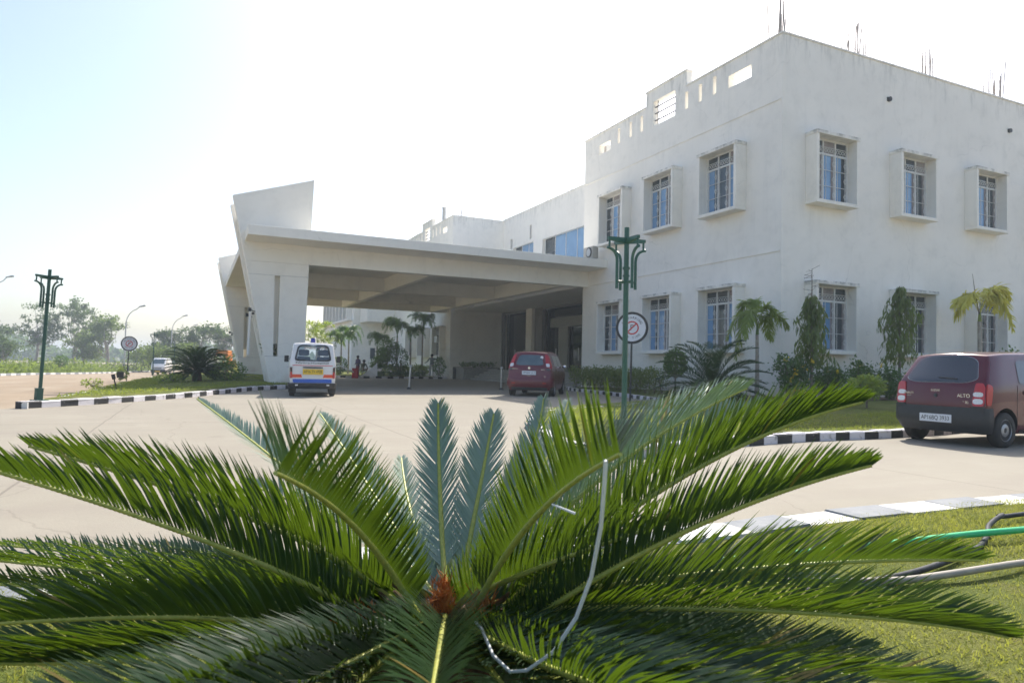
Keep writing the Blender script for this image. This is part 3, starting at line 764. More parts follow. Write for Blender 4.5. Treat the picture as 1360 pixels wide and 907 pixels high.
for y in (37.1, 43.7):
    for a, b in ((4.002, 9.338), (9.682, 15.948), (16.292, BX-.004)):
        ppart(MB().box(a, b, y, y+.34, 5.004, 5.736), 'cross_beam', m_porch, bevel=.012)
def edge(z): return 2.68 - .2165*(z-.27)
def pylon(y0, y1, face_first):
    """two fin slabs a little apart on a common base; left edge leans outwards"""
    ro = MB().prism([(2.74, -.3), (4.0, -.3), (4.0, 1.25), (edge(1.25), 1.25), (2.69, .2)], y0, y1, 'y')
    root = ppart(ro, 'pylon', m_porch, bevel=.01)
    for a, b, top in ((y0, y0+.35, 0), (y1-.35, y1, 0)):
        m = MB()
        m.prism([(edge(1.252), 1.252), (2.80, 1.252), (2.76, 4.47), (edge(4.47), 4.47)], a, b, 'y')
        m.prism([(2.97, 1.252), (4.0, 1.252), (4.06, 4.47), (2.97, 4.47)], a, b, 'y')
        m.prism([(edge(4.473), 4.473), (4.06, 4.473), (4.07, 4.985), (edge(4.985), 4.985)], a, b, 'y')
        m.shift(PL).build('panel', m_porch, root)
    for a, b in ((y0-.012, y0+.35), (y1-.35, y1+.012)):
        m = MB().prism([(edge(4.99), 4.99), (4.07, 4.99), (4.07, 5.0), (4.17, 8.49), (edge(7.5), 7.5)], a, b, 'y')
        m.shift(PL).build('fin', m_porch, root)
    MB().box(2.62, 3.4, y0+.352, y0+.40, 1.75, 4.9).shift(PL).build('slot_backing', m_porch, root)
    j = MB()
    for z, x0, x1 in ((1.245, edge(1.25)+.01, 3.99), (4.47, edge(4.47)+.01, 2.75), (4.475, 2.98, 4.05), (4.99, edge(4.99)+.01, 4.06)): j.box(x0, x1, y0-.003, y0-.0005, z, z+.014)
    j.shift(PL).build('joint_line', m_grime, root)
    m = MB().prism([(edge(1.26)+.10, 1.253), (2.55, 1.253), (2.35, 5.0), (edge(6.3)+.12, 6.9), (edge(6.8)+.10, 6.9)], y0+.36, y1-.36, 'y')
    m.shift(PL).build('web', m_porch, root)
    return root
pylon(PY-.02, PY+2.2, True)
pylon(46.9, 49.7, False)
m = MB().tube([(1.98, 30.35, 1.3), (2.02, 30.35, 3.2)], .05, 8); ppart(m, 'drain_pipe', m_white, smooth=40)

# floodlights clamped to the leaning edges
def floodlight(loc, lab, rz=0):
    t = thing('floodlight', lab, 'floodlight', loc, rz, 'floodlights on the porch pylons')
    MB().tube([(0,0,0), (-.1,0,.02), (-.16,0,.06)], .02, 6).build('bracket', m_black, t)
    b = MB().box(-.24, -.16, -.08, .08, 0, .14).box(-.27, -.24, -.095, .095, -.02, .16); b.build('housing', m_black, t, bevel=.01)
    MB().box(-.14, -.04, -.05, .05, -.12, -.03).build('driver_box', m_black, t, bevel=.008)
floodlight((edge(3.0)+.01, PY+.1, 3.0), 'black floodlight nearest the slotted front of the porch pylon')
floodlight((edge(2.9)+.01, PY+2.0, 2.9), 'black floodlight beside the thin white drain pipe on the pylon')
floodlight((edge(2.75)+.01, 47.0, 2.75), 'black floodlight standing out from the farther porch pylon against the sky')

# outdoor unit of an air conditioner on the porch roof
ac = thing('air_conditioner', 'small beige outdoor cooling unit on the porch roof against the white wall', 'air conditioner', (16.75, 27.55, 6.122))
MB().box(-.16, .16, -.42, .42, .05, .62).box(-.14, .14, -.38, -.3, 0, .05).box(-.14, .14, .3, .38, 0, .05).build('casing', mat('beige_casing', (.45,.43,.38), .6, n=(6, (.35,.33,.29))), ac, bevel=.02)
MB().lathe([(.24, -.19), (.24, -.162)], (0, -.1, .34), 'x', 20).build('fan_guard', m_black, ac)
MB().lathe([(.19, -.200), (.19, -.192)], (0, -.1, .34), 'x', 8).build('fan', m_galv, ac)
# ------------------------------------------------------------------ vehicles
def ev_mesh(o):
    dg = bpy.context.evaluated_depsgraph_get(); dg.update()
    return bpy.data.meshes.new_from_object(o.evaluated_get(dg))

def text(s, size, m, parent, loc, rot=(math.pi/2,0,0), name='lettering', ext=.002, width=None, group=None):
    cu = bpy.data.curves.new(name, 'FONT'); cu.body = s; cu.size = size; cu.extrude = ext; cu.align_x = 'CENTER'; cu.align_y = 'CENTER'
    tmp = bpy.data.objects.new(name, cu); COL.objects.link(tmp)
    me = ev_mesh(tmp); bpy.data.objects.remove(tmp); bpy.data.curves.remove(cu)
    me.materials.clear(); me.materials.append(m)
    if width:
        xs = [v.co.x for v in me.vertices]; k = width/max(1e-6, max(xs)-min(xs))
        for v in me.vertices: v.co.x *= k
    o = link(name, me, parent); o.location = loc; o.rotation_euler = rot
    return o

class Body:
    def __init__(s, zb, zt, yr, yf, hw, rc=.03, cr=.05, cf=.10, tr=.05, tf=.10):
        s.zb, s.zt, s.yr, s.yf, s.hw, s.rc, s.cr, s.cf, s.tr, s.tf = zb, zt, yr, yf, hw, rc, cr, cf, tr, tf
    @staticmethod
    def ip(tab, x):
        return float(np.interp(x, [t[0] for t in tab], [t[1] for t in tab]))
    def P(s, a, b, c):
        zt = s.ip(s.zt, b); z = s.zb + c*(zt - s.zb)
        y = s.ip(s.yr, z)*(1-b) + s.ip(s.yf, z)*b
        w = s.ip(s.hw, z)*(1 - s.tr*max(0, 1-b/.10)**2 - s.tf*max(0, (b-.85)/.15)**2)
        y += -s.cr*(1-a*a)*max(0, 1-b/.2) + s.cf*(1-a*a)*max(0, 1-(1-b)/.2)
        z += s.rc*(1-a*a)*c**10
        return Vector((a*w, y, z))
    def mesh(s, name, m, arches=(), cuts=(), na=10, nb=40, nc=12, bevel=.05):
        idx = {}; V = []; F = []
        def vid(a, b, c):
            k = (round(a, 5), round(b, 5), round(c, 5))
            if k not in idx: idx[k] = len(V); V.append(s.P(*k))
            return idx[k]
        A = np.linspace(-1, 1, na+1); B = np.linspace(0, 1, nb+1); C_ = np.linspace(0, 1, nc+1)
        for i in range(na):
            for j in range(nc):
                for b in (0, 1): F.append([vid(A[i], b, C_[j]), vid(A[i+1], b, C_[j]), vid(A[i+1], b, C_[j+1]), vid(A[i], b, C_[j+1])])
            for j in range(nb):
                for c in (0, 1): F.append([vid(A[i], B[j], c), vid(A[i+1], B[j], c), vid(A[i+1], B[j+1], c), vid(A[i], B[j+1], c)])
        for i in range(nb):
            for j in range(nc):
                for a in (-1, 1): F.append([vid(a, B[i], C_[j]), vid(a, B[i+1], C_[j]), vid(a, B[i+1], C_[j+1]), vid(a, B[i], C_[j+1])])
        mb = MB().add(V, F); me = mb.mesh(name, [m, m_plast])
        # round only the box edges: mark them for the bevel
        bm = bmesh.new(); bm.from_mesh(me)
        lay = bm.edges.layers.float.new('bevel_weight_edge')
        for e in bm.edges:
            if len(e.link_faces) == 2 and e.calc_face_angle(0) > R(42): e[lay] = 1
        bm.to_mesh(me); bm.free()
        o = link(name, me)
        bv = o.modifiers.new('b', 'BEVEL'); bv.width = bevel; bv.segments = 4; bv.limit_method = 'WEIGHT'; bv.use_clamp_overlap = True
        tmp = [o]
        for (y, z, r, depth) in arches:
            for sx in (-1, 1):
                w = s.ip(s.hw, .4)
                c = MB().lathe([(r, sx*(w-depth)), (r, sx*(w+.2))], (0, y, z), 'x', 28).build('cut', m_plast)
                md = o.modifiers.new('c', 'BOOLEAN'); md.object = c; md.operation = 'DIFFERENCE'; md.solver = 'EXACT'; tmp.append(c)
        for mbc in cuts:
            c = mbc.build('cut', m_plast)
            md = o.modifiers.new('c', 'BOOLEAN'); md.object = c; md.operation = 'DIFFERENCE'; md.solver = 'EXACT'; tmp.append(c)
        out = ev_mesh(o)
        for t in tmp: bpy.data.objects.remove(t)
        out.materials.clear(); out.materials.append(m); out.materials.append(m_plast)
        # faces inside the arches and tunnels are black
        zc = [(y, z, r) for (y, z, r, d) in arches]
        for p in out.polygons:
            if p.material_index > 1: p.material_index = 1
            c = p.center; w = s.ip(s.hw, c.z)
            for (y, z, r) in zc:
                if math.hypot(c.y-y, c.z-z) < r*1.005 and abs(c.x) < w-.012: p.material_index = 1
        out.polygons.foreach_set('use_smooth', [True]*len(out.polygons)); out.set_sharp_from_angle(angle=R(32))
        out.name = name
        return out
    def at(s, face, u, v):
        if face in ('rear', 'front'):
            b = 0 if face == 'rear' else 1; return s.P(u, b, (v-s.zb)/(s.ip(s.zt, b)-s.zb))
        if face in ('right', 'left'):
            return s.P(1 if face == 'right' else -1, u, (v-s.zb)/(s.ip(s.zt, u)-s.zb))
        return s.P(u, v, 1)
    def patch(s, name, m, parent, face, quad, rnd=.2, off=.006, thick=.02, K=5, n=6):
        """panel lying on the body: quad = four corners in the face's own coordinates"""
        o3 = {'rear': (0,-1,0), 'front': (0,1,0), 'right': (1,0,0), 'left': (-1,0,0), 'top': (0,0,1)}[face]; o3 = Vector(o3)
        q = [Vector((*p, 0)) for p in quad]
        def f(a, b):
            p = (q[0]*(1-a) + q[1]*a)*(1-b) + (q[3]*(1-a) + q[2]*a)*b
            return s.at(face, p.x, p.y)
        def nrm(a, b):
            e = .02; du = f(a+e, b) - f(a-e, b); dv = f(a, b+e) - f(a, b-e); nn = du.cross(dv)
            nn = nn.normalized() if nn.length > 1e-9 else o3
            return nn if nn.dot(o3) > 0 else -nn
        out = []
        for cx, cy, a0 in ((1-rnd, 1-rnd, 0), (rnd, 1-rnd, 90), (rnd, rnd, 180), (1-rnd, rnd, 270)):
            for i in range(n+1):
                t = R(a0 + 90*i/n); out.append((cx + rnd*math.cos(t), cy + rnd*math.sin(t)))
        # extra points along the straight sides so that the panel follows the curve
        o2 = []
        for i, p in enumerate(out):
            r_ = out[(i+1) % len(out)]; L = math.dist(p, r_); k = max(1, int(L/.12))
            for j in range(k): o2.append((p[0]+(r_[0]-p[0])*j/k, p[1]+(r_[1]-p[1])*j/k))
        N = len(o2); V = []; F = []
        for k in range(K):
            t = 1 - k/K
            for a, b in o2:
                a2, b2 = .5+(a-.5)*t, .5+(b-.5)*t
                V.append(f(a2, b2) + nrm(a2, b2)*off)
        V.append(f(.5, .5) + nrm(.5, .5)*off); c = len(V)-1
        for k in range(K-1):
            for i in range(N):
                j = (i+1) % N; F.append((k*N+i, k*N+j, (k+1)*N+j, (k+1)*N+i))
        for i in range(N): F.append(((K-1)*N+i, (K-1)*N+(i+1) % N, c))
        b0 = len(V)
        for a, b in o2: V.append(f(a, b) + nrm(a, b)*(off-thick))
        for i in range(N): F.append((i, b0+i, b0+(i+1) % N, (i+1) % N))
        return MB().add(V, F).build(name, m, parent, smooth=40)
    def wrap(s, name, m, parent, z0, z1, bend, off=.03, face='rear', nz=5, bulge=.015):
        """bumper wrapped round one end"""
        rows = []
        for k in range(nz+1):
            z = z0 + (z1-z0)*k/nz; pts = []
            e = 0 if face == 'rear' else 1; sg = -1 if face == 'rear' else 1
            bs = [bend*(1-i/6) if face == 'rear' else 1-bend*(1-i/6) for i in range(6)]
            for b in bs: pts.append(s.at('right', b, z))
            for i in range(11): pts.append(s.at(face, 1-2*i/10, z))
            for b in bs[::-1]: pts.append(s.at('left', b, z))
            for _ in range(2): pts = [pts[0]] + [(pts[i-1]+pts[i]*2+pts[i+1])/4 for i in range(1, len(pts)-1)] + [pts[-1]]
            o = off + bulge*math.sin(math.pi*k/nz); q = []
            for i, p in enumerate(pts):
                t = pts[min(i+1, len(pts)-1)] - pts[max(i-1, 0)]; nn = Vector((t.y, -t.x, 0)).normalized()
                if nn.dot(Vector((p.x*.6, p.y, 0))) < 0: nn = -nn
                q.append(p + nn*o)
            rows.append((q, [p*1.0 - (v-p)*.6 for p, v in zip(pts, q)]))
        n = len(rows[0][0]); V = []; F = []
        for q, _ in rows: V += q
        for k in range(nz):
            for i in range(n-1): F.append((k*n+i, k*n+i+1, (k+1)*n+i+1, (k+1)*n+i))
        for k, st in ((0, 0), (nz, nz*n)):
            b = len(V); V += rows[k][1]
            for i in range(n-1): F.append((st+i, st+i+1, b+i+1, b+i))
        return MB().add(V, F).build(name, m, parent, smooth=45)

def wheel(parent, x, y, r, w, side, hub=None):
    s = side
    o = MB().lathe([(r*.62, s*-w/2), (r*.93, s*-w/2), (r, s*-w*.36), (r, s*w*.36), (r*.93, s*w/2), (r*.64, s*w*.52), (r*.62, s*w*.40)], (x, y, r), 'x', 32).build('wheel', m_tyre, parent, smooth=50)
    ri = MB()
    ri.lathe([(r*.63, s*w*.2), (r*.66, s*w*.45), (r*.60, s*w*.48), (r*.56, s*w*.30), (r*.40, s*w*.34), (r*.34, s*w*.44), (r*.16, s*w*.46), (r*.13, s*w*.36), (.01, s*w*.36)], (x, y, r), 'x', 32)
    ri.build('rim', m_rim, o, smooth=40)
    h = MB()
    for k in range(8):
        a = 2*math.pi*k/8; h.tube([(x+s*w*.30, y+r*.47*math.cos(a), r+r*.47*math.sin(a)), (x+s*w*.352, y+r*.47*math.cos(a), r+r*.47*math.sin(a))], r*.045, 6)
    h.lathe([(r*.13, s*w*.30), (r*.12, s*w*.44), (.01, s*w*.45)], (x, y, r), 'x', 14)
    h.build('hub', m_plast, o, smooth=50)
    return o

def plate(parent, loc, w, h, s, m, ink=None, tsize=None):
    p = MB().box(-w/2, w/2, -.006, .006, -h/2, h/2).build('number_plate', m, parent, bevel=.004); p.location = loc
    text(s, tsize or h*.75, ink or m_ink, p, (0, -.0065, 0), width=w*.88, name='plate_lettering', ext=.001)
    return p
def ry(rz): return -R(rz)

# ---- maroon hatchback at the right edge of the picture
car = thing('parked_car', 'dark maroon hatchback with black plastic bumper parked along the right lawn kerb', 'car', (12.40, 6.99, 0), ry(89), 'parked hatchbacks')
B = Body(.20, [(0,1.395),(.12,1.435),(.4,1.46),(.56,1.43),(.63,1.36),(.74,1.02),(.78,.95),(.95,.86),(1,.72)],
         [(.2,-1.66),(.35,-1.735),(.62,-1.745),(.95,-1.70),(1.0,-1.685),(1.40,-1.41)], [(.2,1.66),(.4,1.745),(.7,1.72),(.9,1.70),(1.4,1.70)],
         [(.2,.67),(.35,.725),(.62,.735),(.92,.725),(1.0,.705),(1.38,.585),(1.46,.56)], rc=.035, cr=.06, cf=.12, tr=.05, tf=.12)
bd = link('body', B.mesh('body', m_maroon, [(-1.28,.27,.335,.20), (1.2,.27,.335,.20)]), car)
rw = B.patch('rear_window', m_cglass, car, 'rear', [(-.85,.975),(.85,.975),(.78,1.365),(-.78,1.365)], .24, .008)
B.patch('window_trim', m_galv, rw, 'rear', [(-.862,.969),(.862,.969),(.792,1.371),(-.792,1.371)], .24, .003)
B.wrap('bumper', m_plast, car, .21, .60, .036, .022)
for s_, nm in ((1, 'right'), (-1, 'left')):
    for q in ([(.395,1.0),(.50,1.0),(.50,1.33),(.405,1.33)][::1],): pass
    # quarter of the tail: red lamp wrapping the corner
    tl = B.patch('tail_light', m_redlens, car, 'rear', [(s_*.74,.625),(s_*.985,.625),(s_*.985,.97),(s_*.80,.97)], .22, .014, .03)
    B.patch('side_lens', m_redlens, tl, nm, [(.003,.64),(.032,.64),(.036,.93),(.003,.97)], .25, .010, .03)
    for z0, z1 in ((.655,.735), (.765,.835)):
        B.patch('clear_lens', m_clearlens, tl, 'rear', [(s_*.765,z0),(s_*.955,z0),(s_*.955,z1),(s_*.765,z1)], .35, .020, .02)
    B.patch('corner_cover', m_plast, car, 'rear', [(s_*.72,.50),(s_*.99,.50),(s_*.99,.618),(s_*.745,.618)], .1, .02, .03)
    B.patch('side_window', m_cglass, car, nm, [(.235,.965),(.425,.965),(.415,1.335),(.205,1.335)], .14, .006)
    B.patch('side_window', m_cglass, car, nm, [(.445,.965),(.655,.965),(.575,1.335),(.435,1.335)], .14, .006)
    for b0, b1 in (((.222,.955),(.20,.955)),): pass
    # shut lines and handles
    for (b, zlo, zhi, db) in ((.215,.42,.95,-.0), (.437,.30,1.35,0), (.665,.30,.93,0)):
        B.patch('shut_line', m_black, bd, nm, [(b,zlo),(b+.0022,zlo),(b+.0022+db,zhi),(b+db,zhi)], .05, .0025, .004, K=2)
    hd = B.patch('door_handle', m_plast, car, nm, [(.262,.80),(.305,.80),(.305,.875),(.262,.875)], .35, .010, .02)
    B.patch('sill_strip', m_black, bd, nm, [(.24,.205),(.77,.205),(.77,.27),(.24,.27)], .1, .004, .01)
    mr = MB().ball((s_*.80, .62, .98), .085, 10, 0, .75); mr.build('mirror', m_maroon, car, smooth=60)
    wheel(car, s_*.655, -1.28, .268, .15, s_); wheel(car, s_*.655, 1.2, .268, .15, s_)
plate(car, (0, -1.83, .415), .50, .125, 'AP16BQ 3933', m_plate)
text('ALTO', .075, m_chrome, car, (.40, -1.773, .775), name='badge', ext=.004)
text('LXi', .06, m_chrome, car, (.43, -1.772, .675), name='badge', ext=.004)
text('MARUTI', .045, m_chrome, car, (-.47, -1.768, .79), name='badge', ext=.004)
text('SUZUKI', .022, m_chrome, car, (-.47, -1.767, .75), name='badge', ext=.003)
text('SUZUKI', .042, m_chrome, car, (-.02, -1.788, .845), name='badge', ext=.004)
MB().lathe([(.028,-.012),(.03,0)], (-.02, -1.785, .765), 'y', 16).build('lock', m_plast, car)
MB().box(-.55, .55, -1.60, -1.2, .20, .30).tube([(-.35,-1.2,.24),(-.35,-1.70,.22)], .03, 10).build('exhaust', m_black, car, smooth=40)
wl = B.patch('wiper', m_black, car, 'rear', [(.0,1.035),(.42,1.015),(.42,1.03),(.0,1.05)], .2, .02, .012, K=2)

# ---- red hatchback in front of the entrance
car = thing('parked_car', 'bright red hatchback with tall tail lamps parked before the entrance steps', 'car', (11.95, 23.35, 0), ry(37), 'parked hatchbacks')
B = Body(.22, [(0,1.555),(.1,1.60),(.35,1.62),(.55,1.59),(.62,1.52),(.75,1.14),(.79,1.05),(.95,.95),(1,.8)],
         [(.22,-1.78),(.38,-1.86),(.64,-1.865),(.70,-1.83),(1.05,-1.79),(1.10,-1.775),(1.56,-1.56)], [(.2,1.78),(.4,1.86),(.7,1.85),(1.6,1.8)],
         [(.2,.76),(.4,.825),(.68,.84),(1.0,.82),(1.1,.80),(1.5,.655),(1.62,.61)], rc=.035, cr=.10, cf=.14, tr=.07, tf=.12)
bd = link('body', B.mesh('body', m_red, [(-1.2,.29,.36,.22), (1.16,.29,.36,.22)], bevel=.06), car)
rw = B.patch('rear_window', m_cglass2, car, 'rear', [(-.70,1.115),(.70,1.115),(.64,1.47),(-.64,1.47)], .18, .008)
MB().lathe([(.055,-.004),(.055,.004)], (.42, -1.715, 1.40), 'y', 18).build('sticker', m_white, rw)
B.wrap('bumper', m_red, car, .34, .66, .15, .03)
B.wrap('lower_bumper', m_plast, car, .23, .335, .15, .012)
for s_, nm in ((1, 'right'), (-1, 'left')):
    tl = B.patch('tail_light', m_redlens, car, 'rear', [(s_*.80,.98),(s_*.985,.95),(s_*.985,1.50),(s_*.82,1.50)], .2, .016, .035)
    B.patch('side_lens', m_redlens, tl, nm, [(.003,1.0),(.035,1.0),(.03,1.48),(.003,1.48)], .2, .012, .03)
    B.patch('clear_lens', m_clearlens, tl, 'rear', [(s_*.80,1.06),(s_*.97,1.06),(s_*.97,1.18),(s_*.80,1.18)], .3, .022, .02)
    B.patch('lower_lens', m_darklens, tl, 'rear', [(s_*.80,.93),(s_*.96,.93),(s_*.96,1.04),(s_*.80,1.04)], .3, .020, .02)
    B.patch('side_window', m_cglass, car, nm, [(.16,1.10),(.40,1.07),(.40,1.48),(.15,1.48)], .12, .006)
    B.patch('side_window', m_cglass, car, nm, [(.42,1.07),(.67,1.05),(.585,1.46),(.42,1.48)], .12, .006)
    for b in (.20, .41, .66): B.patch('shut_line', m_black, bd, nm, [(b,.36),(b+.0022,.36),(b+.0022,1.03),(b,1.03)], .05, .0025, .004, K=2)
    B.patch('door_handle', m_red, car, nm, [(.235,.92),(.275,.92),(.275,.965),(.235,.965)], .35, .02, .03)
    MB().ball((s_*.93, .55, 1.08), .10, 10, 0, .7).build('mirror', m_chrome if s_ > 0 else m_red, car, smooth=60)
    wheel(car, s_*.74, -1.2, .29, .17, s_); wheel(car, s_*.74, 1.16, .29, .17, s_)
    B.patch('reflector', m_redlens, car, 'rear', [(s_*.62,.47),(s_*.80,.47),(s_*.80,.50),(s_*.62,.50)], .3, .055, .02)
plate(car, (0, -1.945, .845), .50, .135, 'AP16BW 6517', m_plate)
MB().lathe([(.045,-.01),(.045,.01)], (0, -1.90, 1.02), 'y', 18).build('emblem', m_chrome, car)
text('SUZUKI', .035, m_chrome, car, (0, -1.953, .745), name='badge', ext=.004)
text('RITZ', .06, m_chrome, car, (.50, -1.885, .955), name='badge', ext=.004)
text('MARUTI', .055, m_chrome, car, (-.52, -1.885, .985), name='badge', ext=.004)
text('Vdi', .05, m_chrome, car, (.56, -1.885, .72), name='badge', ext=.004)
MB().tube([(-.3,-1.3,.27),(-.42,-1.8,.25)], .03, 10).build('exhaust', m_black, car, smooth=40)

# ---- ambulance van beside the pylon
van = thing('ambulance_van', 'white ambulance van with red and blue stripes and a blue roof beacon beside the pylon', 'ambulance', (3.52, 23.18, 0), ry(8.5))
BV = Body(.27, [(0,1.60),(.06,1.635),(.3,1.655),(.72,1.64),(.80,1.58),(.955,1.02),(1,.86)],
         [(.27,-1.62),(.42,-1.675),(1.0,-1.68),(1.1,-1.67),(1.6,-1.56)], [(.27,1.62),(.45,1.70),(.9,1.66),(1.65,1.55)],
         [(.27,.64),(.42,.685),(.95,.70),(1.05,.69),(1.55,.61),(1.66,.585)], rc=.03, cr=.04, cf=.08, tr=.04, tf=.08)
tun = MB().prism([(-.52,1.12),(.52,1.12),(.535,1.20),(.47,1.50),(.42,1.535),(-.42,1.535),(-.47,1.50),(-.535,1.20)], -2.2, 2.2, 'y')
bd = link('body', BV.mesh('body', m_vwhite, [(-1.13,.26,.33,.22), (1.02,.26,.33,.22)], cuts=[tun], bevel=.06), van)
rw = BV.patch('rear_window', m_clear, van, 'rear', [(-.80,1.11),(.80,1.11),(.74,1.545),(-.74,1.545)], .14, .004, .004)
# black rubber surround
def ringpatch(Bd, name, m, parent, q0, q1, off):
    V = []; F = []
    def f(q, a, b):
        p = [(q[0][i]*(1-a)+q[1][i]*a)*(1-b) + (q[3][i]*(1-a)+q[2][i]*a)*b for i in (0, 1)]
        v = Bd.at('rear', *p); v.y -= off; return v
    r = .14; o = []
    for cx, cy, a0 in ((1-r, 1-r, 0), (r, 1-r, 90), (r, r, 180), (1-r, r, 270)):
        for i in range(9): t = R(a0+90*i/8); o.append((cx+r*math.cos(t), cy+r*math.sin(t)))
    n = len(o)
    for a, b in o: V += [f(q0, a, b), f(q1, a, b)]
    for i in range(n): j = (i+1) % n; F.append((2*i, 2*i+1, 2*j+1, 2*j))
    return MB().add(V, F).build(name, m, parent, smooth=40)
ringpatch(BV, 'window_rubber', m_black, rw, [(-.83,1.085),(.83,1.085),(.77,1.57),(-.77,1.57)], [(-.76,1.13),(.76,1.13),(.70,1.53),(-.70,1.53)], .012)
text('AMBULANCE', .12, m_rink, rw, (.06, -1.615, 1.475), rot=(R(77),0,0), name='lettering', ext=.001, width=.68)
for x in (-.29, .33):
    st = MB().box(x-.21, x+.21, .15, .28, .9, 1.24).build('seat', m_seat, van, bevel=.05)
    MB().box(x-.17, x+.17, .18, .27, 1.27, 1.47).build('headrest', m_seat, st, bevel=.06)
text('Nimra', .085, m_ink, van, (-.30, -1.732, 1.035), name='lettering', width=.40); text('Hospital', .085, m_ink, van, (.20, -1.732, 1.035), name='lettering', width=.52)
BV.patch('stripe', m_rink, van, 'rear', [(-.88,.945),(.88,.945),(.88,.965),(-.88,.965)], .1, .003, .004, K=2)
BV.patch('stripe', m_orange, van, 'rear', [(-.95,.585),(-.46,.585),(-.50,.685),(-.95,.685)], .02, .004, .005)
BV.patch('stripe', m_orange, van, 'rear', [(.46,.585),(.95,.585),(.95,.685),(.50,.685)], .02, .004, .005)
BV.patch('stripe', m_bluestripe, van, 'rear', [(-.86,.43),(.86,.43),(.86,.545),(-.88,.545)], .06, .004, .005)
BV.patch('handle_bar', m_black, van, 'rear', [(-.44,.875),(.44,.875),(.44,.915),(-.44,.915)], .2, .02, .03)
plate(van, (.01, -1.745, .765), .60, .165, 'AP16 TV 4708', m_yplate)
text('OMNI', .05, m_black, van, (.70, -1.712, .90), name='badge', ext=.003); text('MARUTI', .05, m_galv, van, (-.66, -1.715, .90), name='badge', ext=.003)
BV.wrap('bumper', m_plast, van, .25, .42, .06, .045)
MB().box(-.5, -.42, -1.765, -1.72, .34, .38).box(.42, .5, -1.765, -1.72, .34, .38).build('plate_lamp', m_clearlens, van)
for s_, nm in ((1, 'right'), (-1, 'left')):
    tl = BV.patch('tail_light', m_redlens, van, 'rear', [(s_*.89,.57),(s_*.99,.57),(s_*.99,.76),(s_*.89,.76)], .1, .02, .03)
    BV.patch('upper_lens', m_darklens, tl, 'rear', [(s_*.89,.762),(s_*.99,.762),(s_*.99,.90),(s_*.89,.90)], .1, .02, .03)
    BV.patch('side_window', m_cglass, van, nm, [(.08,1.08),(.36,1.08),(.36,1.50),(.08,1.50)], .1, .006)
    BV.patch('side_window', m_cglass, van, nm, [(.39,1.08),(.66,1.08),(.66,1.50),(.39,1.50)], .1, .006)
    BV.patch('side_window', m_cglass, van, nm, [(.69,1.08),(.90,1.08),(.80,1.48),(.69,1.50)], .1, .006)
    BV.patch('stripe', m_bluestripe, van, nm, [(.14,.45),(.72,.45),(.72,.56),(.14,.56)], .02, .004, .005)
    BV.patch('stripe', m_orange, van, nm, [(.02,.59),(.9,.59),(.9,.68),(.02,.68)], .02, .004, .005)
    MB().tube([(s_*.70, .95, 1.15), (s_*.80, 1.0, 1.17)], .012, 6).box(s_*.86-.07, s_*.86+.07, .97, 1.02, 1.05, 1.27).build('mirror', m_black, van, bevel=.015)
    wheel(van, s_*.60, -1.13, .265, .15, s_); wheel(van, s_*.60, 1.02, .265, .15, s_)
    MB().box(s_*.60-.1, s_*.60+.1, -1.45, -1.435, .13, .36).build('mud_flap', m_black, van)
MB().box(-.55, .55, -1.5, .6, .25, .30).build('underbody', m_black, van)
bc = MB().lathe([(.085,0),(.085,.02),(.075,.02),(.07,.12),(.05,.15),(.01,.155)], (-.02, -1.15, 1.665), 'z', 20).build('beacon', m_bluelens, van, smooth=40)

# ---- white delivery van on the road far to the left
wv = thing('delivery_van', 'plain white van with dark bumper coming along the sandy road at the left', 'van', (-3.25, 82.7, g(-3.25, 82.7)), ry(190))
BW = Body(.27, [(0,1.68),(.06,1.76),(.3,1.80),(.72,1.79),(.80,1.72),(.955,1.10),(1,.90)], BV.yr, BV.yf, [(.27,.64),(.42,.70),(.95,.72),(1.05,.71),(1.7,.64),(1.8,.62)], rc=.03, cr=.04, cf=.08, tr=.04, tf=.08)
bd = link('body', BW.mesh('body', m_vwhite, [(-1.13,.27,.33,.22), (1.02,.27,.33,.22)], bevel=.06), wv)
BW.patch('windscreen', m_cglass2, wv, 'top', [(-.82,.935),(.82,.935),(.78,.815),(-.78,.815)], .12, .008)
gr = BW.patch('grille', m_black, wv, 'front', [(-.62,.68),(.62,.68),(.62,.78),(-.62,.78)], .2, .01)
for s_, nm in ((1, 'right'), (-1, 'left')):
    BW.patch('headlight', m_clearlens, wv, 'front', [(s_*.66,.66),(s_*.93,.66),(s_*.93,.80),(s_*.66,.80)], .2, .012)
    BW.patch('side_window', m_cglass, wv, nm, [(.72,1.14),(.90,1.14),(.81,1.60),(.72,1.62)], .1, .006)
    MB().box(s_*.86-.07, s_*.86+.07, 1.05, 1.10, 1.08, 1.30).build('mirror', m_black, wv, bevel=.015)
    wheel(wv, s_*.61, -1.13, .27, .15, s_); wheel(wv, s_*.61, 1.02, .27, .15, s_)
BW.wrap('bumper', m_plast, wv, .28, .60, .07, .04, 'front')
MB().box(-.26, .26, 1.81, 1.825, .36, .46).build('number_plate', m_yplate, wv)
MB().tube([(0,.2,1.8),(0,.2,1.98)], .012, 6).build('aerial', m_black, wv)
